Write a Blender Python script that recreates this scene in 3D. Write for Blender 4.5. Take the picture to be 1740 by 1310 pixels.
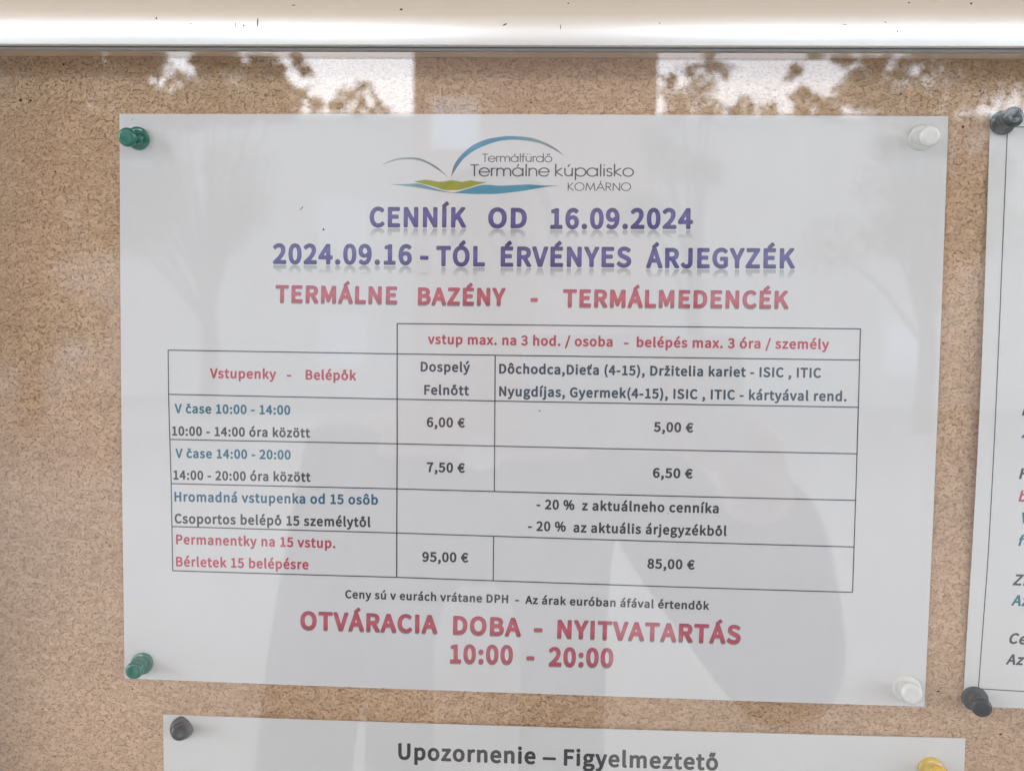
# A notice board behind glass: price list pinned on cork, with the street reflected in the pane.
import bpy, bmesh, math, random, json
from mathutils import Vector, Matrix
from mathutils.geometry import tessellate_polygon

# ------------------------------------------------------------------ camera, sky, sun, exposure
for o in list(bpy.data.objects):
    bpy.data.objects.remove(o)
S = bpy.context.scene
C = S.collection
CAM = [10.138, 22.439, 291.314]            # millimetres from the middle of the price list: right, up, out of the board
CR = [[0.9988363, 0.0150173, -0.0458319], [0.0172005, -0.9987175, 0.0476178], [-0.045058, -0.0483507, -0.9978136]]
cd = bpy.data.cameras.new('camera')
cam = bpy.data.objects.new('camera', cd); C.objects.link(cam)
def w(x, z, n=0.0):
    """board millimetres (right, up, out) -> world metres; the board faces -Y"""
    return Vector((x/1000, -n/1000, z/1000))
def wd(v): return Vector((v[0], -v[2], v[1]))
right, down, fwd = wd(CR[0]), wd(CR[1]), wd(CR[2])
m = Matrix((right, -down, -fwd)).transposed().to_4x4()
m.translation = w(CAM[0], CAM[1], CAM[2])
cam.matrix_world = m
cd.sensor_width = 36; cd.lens = 36*1359/1740
cd.clip_start = 0.004; cd.clip_end = 500
cd.dof.use_dof = True; cd.dof.focus_distance = 0.2895; cd.dof.aperture_fstop = 12
S.camera = cam

SUN_EL, SUN_AZ = math.radians(50), math.radians(200)
world = bpy.data.worlds.new('World'); S.world = world; world.use_nodes = True
wn = world.node_tree; wn.nodes.clear()
sky = wn.nodes.new('ShaderNodeTexSky'); sky.sky_type = 'NISHITA'; sky.sun_disc = False
sky.sun_elevation = SUN_EL; sky.sun_rotation = SUN_AZ; sky.dust_density = 1.2; sky.air_density = 1
hs = wn.nodes.new('ShaderNodeHueSaturation'); hs.inputs['Saturation'].default_value = 0.36
bg = wn.nodes.new('ShaderNodeBackground'); bg.inputs['Strength'].default_value = 0.15
wo = wn.nodes.new('ShaderNodeOutputWorld')
wn.links.new(sky.outputs[0], hs.inputs['Color']); wn.links.new(hs.outputs[0], bg.inputs[0]); wn.links.new(bg.outputs[0], wo.inputs[0])
sl = bpy.data.lights.new('sun', 'SUN'); sl.energy = 0.8; sl.angle = math.radians(20); sl.color = (1, .97, .93)
sun = bpy.data.objects.new('sun', sl); C.objects.link(sun)
sdir = Vector((math.cos(SUN_EL)*math.sin(SUN_AZ), math.cos(SUN_EL)*math.cos(SUN_AZ), math.sin(SUN_EL)))
sun.rotation_euler = sdir.to_track_quat('Z', 'Y').to_euler()
S.view_settings.view_transform = 'Standard'; S.view_settings.look = 'None'
S.view_settings.exposure = 2.66; S.view_settings.gamma = 1
S.render.engine = 'CYCLES'
S.cycles.use_denoising = True
S.cycles.max_bounces = 10; S.cycles.transparent_max_bounces = 16; S.cycles.diffuse_bounces = 5
S.cycles.sample_clamp_indirect = 12

# ------------------------------------------------------------------ helpers
def link(o, parent=None):
    C.objects.link(o)
    if parent: o.parent = parent
    return o
def mesh_obj(name, verts, faces, mat, parent=None, smooth=False, origin=None, mats=None):
    me = bpy.data.meshes.new(name)
    if origin is not None: verts = [Vector(v)-origin for v in verts]
    me.from_pydata([tuple(v) for v in verts], [], faces)
    for x in ([mat] if mats is None else mats): me.materials.append(x)
    if smooth: me.polygons.foreach_set('use_smooth', [True]*len(me.polygons))
    me.update()
    o = bpy.data.objects.new(name, me)
    if origin is not None and parent is None: o.location = origin
    return link(o, parent)
def tag(o, label=None, cat=None, group=None, kind=None):
    if label: o['label'] = label
    if cat: o['category'] = cat
    if group: o['group'] = group
    if kind: o['kind'] = kind
    return o
def empty(name, loc):
    o = bpy.data.objects.new(name, None); o.location = loc; o.empty_display_size = .01
    return link(o)
def box_vf(lo, hi):
    x0, y0, z0 = lo; x1, y1, z1 = hi
    v = [(x0,y0,z0),(x1,y0,z0),(x1,y1,z0),(x0,y1,z0),(x0,y0,z1),(x1,y0,z1),(x1,y1,z1),(x0,y1,z1)]
    f = [(0,3,2,1),(4,5,6,7),(0,1,5,4),(1,2,6,5),(2,3,7,6),(3,0,4,7)]
    return v, f
def box(name, lo, hi, mat, parent=None, bevel=0):
    o = mesh_obj(name, *box_vf(lo, hi), mat, parent)
    if bevel:
        b = o.modifiers.new('bevel', 'BEVEL'); b.width = bevel; b.segments = 3
    return o

class N:
    """small node-tree helper"""
    def __init__(s, name):
        s.m = bpy.data.materials.new(name); s.m.use_nodes = True; s.t = s.m.node_tree; s.t.nodes.clear()
        s.out = s.add('ShaderNodeOutputMaterial')
    def add(s, typ, ins=None, **kw):
        n = s.t.nodes.new(typ)
        for k, v in kw.items(): setattr(n, k, v)
        for k, v in (ins or {}).items(): s.set(n, k, v)
        return n
    def set(s, n, k, v):
        i = n.inputs[k]
        if isinstance(v, bpy.types.NodeSocket): s.t.links.new(v, i)
        elif isinstance(v, bpy.types.Node): s.t.links.new(v.outputs[0], i)
        else:
            if isinstance(v, tuple) and len(v) == 3 and i.type == 'RGBA': v = (*v, 1)
            i.default_value = v
    def math(s, op, a, b=0.0, clamp=False):
        n = s.add('ShaderNodeMath', operation=op, use_clamp=clamp); s.set(n, 0, a); s.set(n, 1, b); return n.outputs[0]
    def ramp(s, f, stops, interp='LINEAR'):
        n = s.add('ShaderNodeValToRGB'); s.set(n, 0, f); r = n.color_ramp; r.interpolation = interp
        while len(r.elements) < len(stops): r.elements.new(1)
        for e, (p, c) in zip(r.elements, stops): e.position = p; e.color = (*c, 1) if len(c) == 3 else c
        return n.outputs[0]
    def mix(s, f, a, b, mode='MIX'):
        n = s.add('ShaderNodeMix', data_type='RGBA', blend_type=mode)
        for k, v in ((0, f), (6, a), (7, b)): s.set(n, k, v)
        return n.outputs[2]
    def surf(s, sh): s.t.links.new(sh.outputs[0], s.out.inputs['Surface']); return s.m
    def noise(s, vec, scale, detail=2, rough=.5, dist=0, out=0):
        n = s.add('ShaderNodeTexNoise', {'Scale': scale, 'Detail': detail, 'Roughness': rough, 'Distortion': dist})
        if vec is not None: s.set(n, 'Vector', vec)
        return n.outputs[out]
    def obj(s): return s.add('ShaderNodeTexCoord').outputs['Object']
    def stretch(s, vec, sc, rot=(0,0,0), loc=(0,0,0)):
        return s.add('ShaderNodeMapping', {'Vector': vec, 'Scale': sc, 'Rotation': rot, 'Location': loc}).outputs[0]
    def bump(s, h, dist, strength=1.0):
        return s.add('ShaderNodeBump', {'Height': h, 'Distance': dist, 'Strength': strength}).outputs[0]
    def principled(s, **k):
        return s.add('ShaderNodeBsdfPrincipled', {a.replace('_', ' '): v for a, v in k.items()})

def plain(name, col, rough=.6, var=.06, scale=30, metal=0.0, bump=0.0, **k):
    n = N(name); v = n.obj(); t = n.noise(v, scale, 4)
    lo = tuple(c*(1-var) for c in col); hi = tuple(min(1, c*(1+var)) for c in col)
    base = n.ramp(t, [(.3, lo), (.7, hi)])
    kw = dict(Base_Color=base, Roughness=rough, Metallic=metal); kw.update(k)
    if bump: kw['Normal'] = n.bump(t, bump)
    return n.surf(n.principled(**kw))

# ------------------------------------------------------------------ materials
def mat_cork():
    n = N('cork'); v0 = n.obj()
    v = n.stretch(v0, (1000, 1000, 1000))                       # millimetres
    wob = n.noise(v, .35, 3, .6, out=1)
    vv = n.add('ShaderNodeVectorMath', operation='MULTIPLY_ADD')
    n.set(vv, 0, wob); n.set(vv, 1, (2.2, 2.2, 2.2)); n.set(vv, 2, n.stretch(v, (.8, 1, 1.25)))
    ve = n.add('ShaderNodeTexVoronoi', {'Vector': vv.outputs[0], 'Scale': .5}, feature='DISTANCE_TO_EDGE')
    vf = n.add('ShaderNodeTexVoronoi', {'Vector': vv.outputs[0], 'Scale': .5})
    crack = n.ramp(ve.outputs['Distance'], [(.0, (1,1,1)), (.12, (0,0,0))])
    mask = n.ramp(n.noise(v, .75, 3, .6), [(.5, (0,0,0)), (.6, (1,1,1))])
    crack = n.math('MULTIPLY', crack, mask)
    ve2 = n.add('ShaderNodeTexVoronoi', {'Vector': n.stretch(vv.outputs[0], (1.3,1,1.7), loc=(3,4,5)), 'Scale': .8}, feature='DISTANCE_TO_EDGE')
    c2 = n.math('MULTIPLY', n.ramp(ve2.outputs['Distance'], [(0, (1,1,1)), (.1, (0,0,0))]), n.ramp(n.noise(v, 1.1, 2, .6), [(.5, (0,0,0)), (.66, (1,1,1))]))
    cell = n.add('ShaderNodeSeparateColor', {'Color': vf.outputs['Color']}).outputs[0]
    base = n.mix(cell, (.62,.395,.245), (.83,.56,.365))
    base = n.mix(n.math('MULTIPLY', n.noise(v, 1.6, 3, .65), .5), base, (.80, .57, .42))
    fine = n.noise(v, 5, 3, .7)
    base = n.mix(1.0, base, n.ramp(fine, [(.3, (.86,.84,.82)), (.7, (1.08,1.07,1.05))]), 'MULTIPLY')
    base = n.mix(n.math('MULTIPLY', crack, .6), base, (.27, .145, .08))
    base = n.mix(n.math('MULTIPLY', c2, .55), base, (.27, .15, .085))
    dash = n.ramp(n.noise(n.stretch(vv.outputs[0], (.6,1,1.5), loc=(9,2,1)), 1.25, 2, .5), [(.585,(0,0,0)),(.65,(1,1,1))])
    base = n.mix(n.math('MULTIPLY', dash, .5), base, (.26,.14,.08))
    big = n.ramp(n.noise(v, .012, 2), [(.32, (.90,.885,.87)), (.68, (1.06,1.06,1.06))])
    base = n.mix(1.0, base, big, 'MULTIPLY')
    # a few dark bark flecks
    fl = n.ramp(n.noise(n.stretch(v, (.7,1,1.2)), .8, 2, .5, .6), [(.745, (0,0,0)), (.775, (1,1,1))])
    base = n.mix(n.math('MULTIPLY', fl, .85), base, (.05, .028, .015))
    h = n.math('SUBTRACT', n.math('ADD', n.math('MULTIPLY', cell, .35), n.math('MULTIPLY', fine, .25)), n.math('ADD', crack, c2))
    return n.surf(n.principled(Base_Color=base, Roughness=.85, Normal=n.bump(h, .0003)))

def mat_paper(name, col):
    n = N(name); v = n.stretch(n.obj(), (1000,1000,1000))
    fib = n.noise(v, 1.4, 4, .7); big = n.noise(v, .02, 2)
    base = n.mix(1.0, n.mix(big, tuple(c*.975 for c in col), col), n.ramp(fib, [(.3,(.975,.975,.975)),(.7,(1,1,1))]), 'MULTIPLY')
    spk = n.ramp(n.noise(v, 2.3, 1), [(.82,(0,0,0)),(.86,(1,1,1))])
    base = n.mix(n.math('MULTIPLY', spk, .2), base, (.45,.42,.38))
    hgt = n.math('ADD', n.math('MULTIPLY', fib, .02), n.math('MULTIPLY', n.noise(v, .03, 2), 1.5))
    return n.surf(n.principled(Base_Color=base, Roughness=.62, Normal=n.bump(hgt, .0012, .5), Specular_IOR_Level=.35))

def mat_ink(name, col, fade=.12):
    n = N(name); v = n.stretch(n.obj(), (1000,1000,1000))
    t = n.ramp(n.noise(v, 2.2, 4, .8), [(.35, (0,0,0)), (.75, (1,1,1))])
    base = n.mix(n.math('MULTIPLY', t, fade), col, tuple(min(1, c+.30) for c in col))
    return n.surf(n.principled(Base_Color=base, Roughness=.5, Specular_IOR_Level=.35))
def mat_graded(name, stops, fade=.1):
    """ink printed with a vertical gradient inside each letter (attribute grade: 0 baseline, 1 cap height)"""
    n = N(name); a = n.add('ShaderNodeAttribute', attribute_name='grade').outputs['Fac']
    v = n.stretch(n.obj(), (1000,1000,1000))
    t = n.ramp(n.noise(v, 2.2, 4, .8), [(.35, (0,0,0)), (.75, (1,1,1))])
    base = n.mix(n.math('MULTIPLY', t, fade), n.ramp(a, stops), (.7,.7,.75))
    return n.surf(n.principled(Base_Color=base, Roughness=.5, Specular_IOR_Level=.35))
def mat_faint(name, col, f0, end):
    """thin printed toner that fades out below the letters"""
    n = N(name); a = n.add('ShaderNodeAttribute', attribute_name='grade').outputs['Fac']
    f = n.ramp(a, [(0, (f0,f0,f0)), (end, (0,0,0))])
    mx = n.add('ShaderNodeMixShader'); n.set(mx, 0, f)
    n.t.links.new(n.add('ShaderNodeBsdfTransparent').outputs[0], mx.inputs[1])
    n.t.links.new(n.principled(Base_Color=col, Roughness=.6).outputs[0], mx.inputs[2])
    return n.surf(mx)
def mat_hgrad(name, stops, x0, x1):
    n = N(name); x = n.add('ShaderNodeSeparateXYZ', {'Vector': n.obj()}).outputs[0]
    f = n.add('ShaderNodeMapRange', {'Value': x, 'From Min': x0, 'From Max': x1}).outputs[0]
    v = n.stretch(n.obj(), (1000,1000,1000))
    base = n.mix(n.math('MULTIPLY', n.noise(v, 3, 3, .8), .22), n.ramp(f, stops), (.5,.6,.62))
    return n.surf(n.principled(Base_Color=base, Roughness=.5))

def mat_glass():
    n = N('pane_glass')
    g = n.add('ShaderNodeNewGeometry')
    d = n.add('ShaderNodeVectorMath', operation='DOT_PRODUCT'); n.set(d, 0, g.outputs['Normal']); n.set(d, 1, g.outputs['Incoming'])
    c = n.math('ABSOLUTE', d.outputs['Value'])
    p = n.math('POWER', n.math('SUBTRACT', 1.0, c, True), 5.0)
    F = n.math('ADD', n.math('MULTIPLY', p, .95), .064)
    v = n.obj()
    smear = n.math('MULTIPLY', n.ramp(n.noise(n.stretch(v, (14, 1, 5)), 1.0, 5, .65), [(.45,(0,0,0)),(.85,(1,1,1))]), .022)
    mx = n.add('ShaderNodeMixShader'); n.set(mx, 0, F)
    n.t.links.new(n.add('ShaderNodeBsdfTransparent', {'Color': (.975,.985,.98)}).outputs[0], mx.inputs[1])
    n.t.links.new(n.add('ShaderNodeBsdfGlossy', {'Roughness': 0.0, 'Normal': n.bump(n.noise(v, 5, 1), .0002)}).outputs[0], mx.inputs[2])
    m2 = n.add('ShaderNodeMixShader'); n.set(m2, 0, smear)       # thin dusty film on the pane
    n.t.links.new(mx.outputs[0], m2.inputs[1])
    n.t.links.new(n.add('ShaderNodeBsdfDiffuse', {'Color': (.7,.68,.65)}).outputs[0], m2.inputs[2])
    return n.surf(m2)

def mat_aluminium():
    n = N('rail_aluminium'); v = n.obj()
    st = n.noise(n.stretch(v, (3, 900, 900)), 1, 3, .6)
    big = n.noise(n.stretch(v, (4, 60, 60)), 1, 3, .6)
    base = n.mix(st, (.80,.82,.80), (.89,.91,.89))
    dirt = n.ramp(n.noise(n.stretch(v, (90, 400, 260)), 1, 4, .7), [(.66,(0,0,0)),(.8,(1,1,1))])
    base = n.mix(n.math('MULTIPLY', dirt, .22), base, (.35,.30,.24))
    return n.surf(n.principled(Base_Color=base, Metallic=.58, Roughness=n.math('ADD', n.math('MULTIPLY', big, .08), .25), Normal=n.bump(st, .00002)))

def mat_plastic(name, col, trans=.3, rough=.16, sss=.0):
    n = N(name); v = n.stretch(n.obj(), (1000,1000,1000))
    t = n.noise(v, .5, 3)
    base = n.mix(t, tuple(c*.9 for c in col), tuple(min(1, c*1.1) for c in col))
    kw = dict(Base_Color=base, Roughness=rough, IOR=1.5, Transmission_Weight=trans, Coat_Weight=.8 if max(col) > .1 else .15, Coat_IOR=1.5, Coat_Roughness=.05, Normal=n.bump(n.noise(v, .9, 2), .000015))
    if sss: kw.update(Subsurface_Weight=sss, Subsurface_Radius=(.004,.004,.004), Subsurface_Scale=1.0)
    return n.surf(n.principled(**kw))

M = dict(
    cork=mat_cork(), paper=mat_paper('paper', (.815,.80,.82)), paper2=mat_paper('paper_notice', (.81,.80,.81)),
    black=mat_ink('ink_black', (.06,.06,.067)), grey=mat_ink('ink_grey', (.06,.06,.066)), navy=mat_ink('ink_navy', (.045,.075,.115)),
    teal=mat_ink('ink_teal', (.03,.19,.26)), blue=mat_ink('ink_blue', (.025,.15,.25)), red=mat_ink('ink_red', (.56,.08,.12)),
    logo_grey=mat_ink('ink_logo_grey', (.10,.10,.11)), rule=mat_ink('ink_rule', (.055,.055,.065)),
    purple_edge=mat_ink('ink_purple_edge', (.05,.045,.10)), red_edge=mat_ink('ink_red_edge', (.20,.08,.13)),
    purple=mat_graded('ink_purple', [(0,(.055,.045,.20)),(.45,(.11,.09,.36)),(.7,(.13,.11,.37)),(1,(.07,.055,.20))]),
    red_grad=mat_graded('ink_red_graded', [(0,(.50,.07,.11)),(.5,(.68,.13,.17)),(1,(.54,.09,.15))]),
    mirror=mat_faint('ink_faint_mirror', (.25,.25,.36), .34, .46), shade=mat_faint('ink_faint_shade', (.2,.2,.24), .45, 1.0),
    arch=mat_hgrad('ink_arch', [(0,(.08,.12,.17)),(.12,(.03,.24,.45)),(.5,(.02,.26,.46)),(.68,(.12,.32,.40)),(.85,(.20,.30,.32)),(1,(.14,.15,.16))], -.0265, .0135),
    wing=mat_hgrad('ink_wing', [(0,(.42,.46,.47)),(.35,(.34,.42,.42)),(.6,(.2,.29,.31)),(.85,(.15,.19,.2)),(1,(.25,.27,.28))], -.0520, -.0275),
    wave=mat_hgrad('ink_wave', [(0,(.15,.17,.2)),(.1,(.22,.36,.43)),(.25,(.10,.30,.40)),(.34,(.05,.14,.2)),(.45,(.01,.27,.43)),(.85,(.01,.27,.42)),(1,(.08,.12,.15))], -.0485, .0125),
    green=plain('ink_olive', (.36,.36,.035), .5, .08, 900),
    glass=mat_glass(), alu=mat_aluminium(), strip=plain('inner_channel_metal', (.86,.74,.62), .45, .08, 60, metal=.2),
    gasket=plain('dark_gasket', (.12,.125,.13), .6), gasket_pale=plain('pale_gasket', (.42,.43,.43), .5),
    speck=plain('dirt_speck', (.03,.025,.02), .9, .4, 900), hole=plain('pin_hole_dark', (.02,.012,.008), 1),
    pin_green=mat_plastic('pin_plastic_green', (.004,.17,.12), .05, .12), pin_grey=mat_plastic('pin_plastic_grey', (.045,.047,.052), 0, .28),
    pin_charcoal=mat_plastic('pin_plastic_charcoal', (.026,.032,.038), 0, .24), pin_black=mat_plastic('pin_plastic_black', (.010,.018,.017), 0, .1),
    pin_white=mat_plastic('pin_plastic_white', (.90,.90,.885), .16, .2), pin_yellow=mat_plastic('pin_plastic_yellow', (.78,.52,.06), 0, .25),
    steel=plain('pin_steel', (.6,.6,.6), .3, metal=1.0),
)

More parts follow.
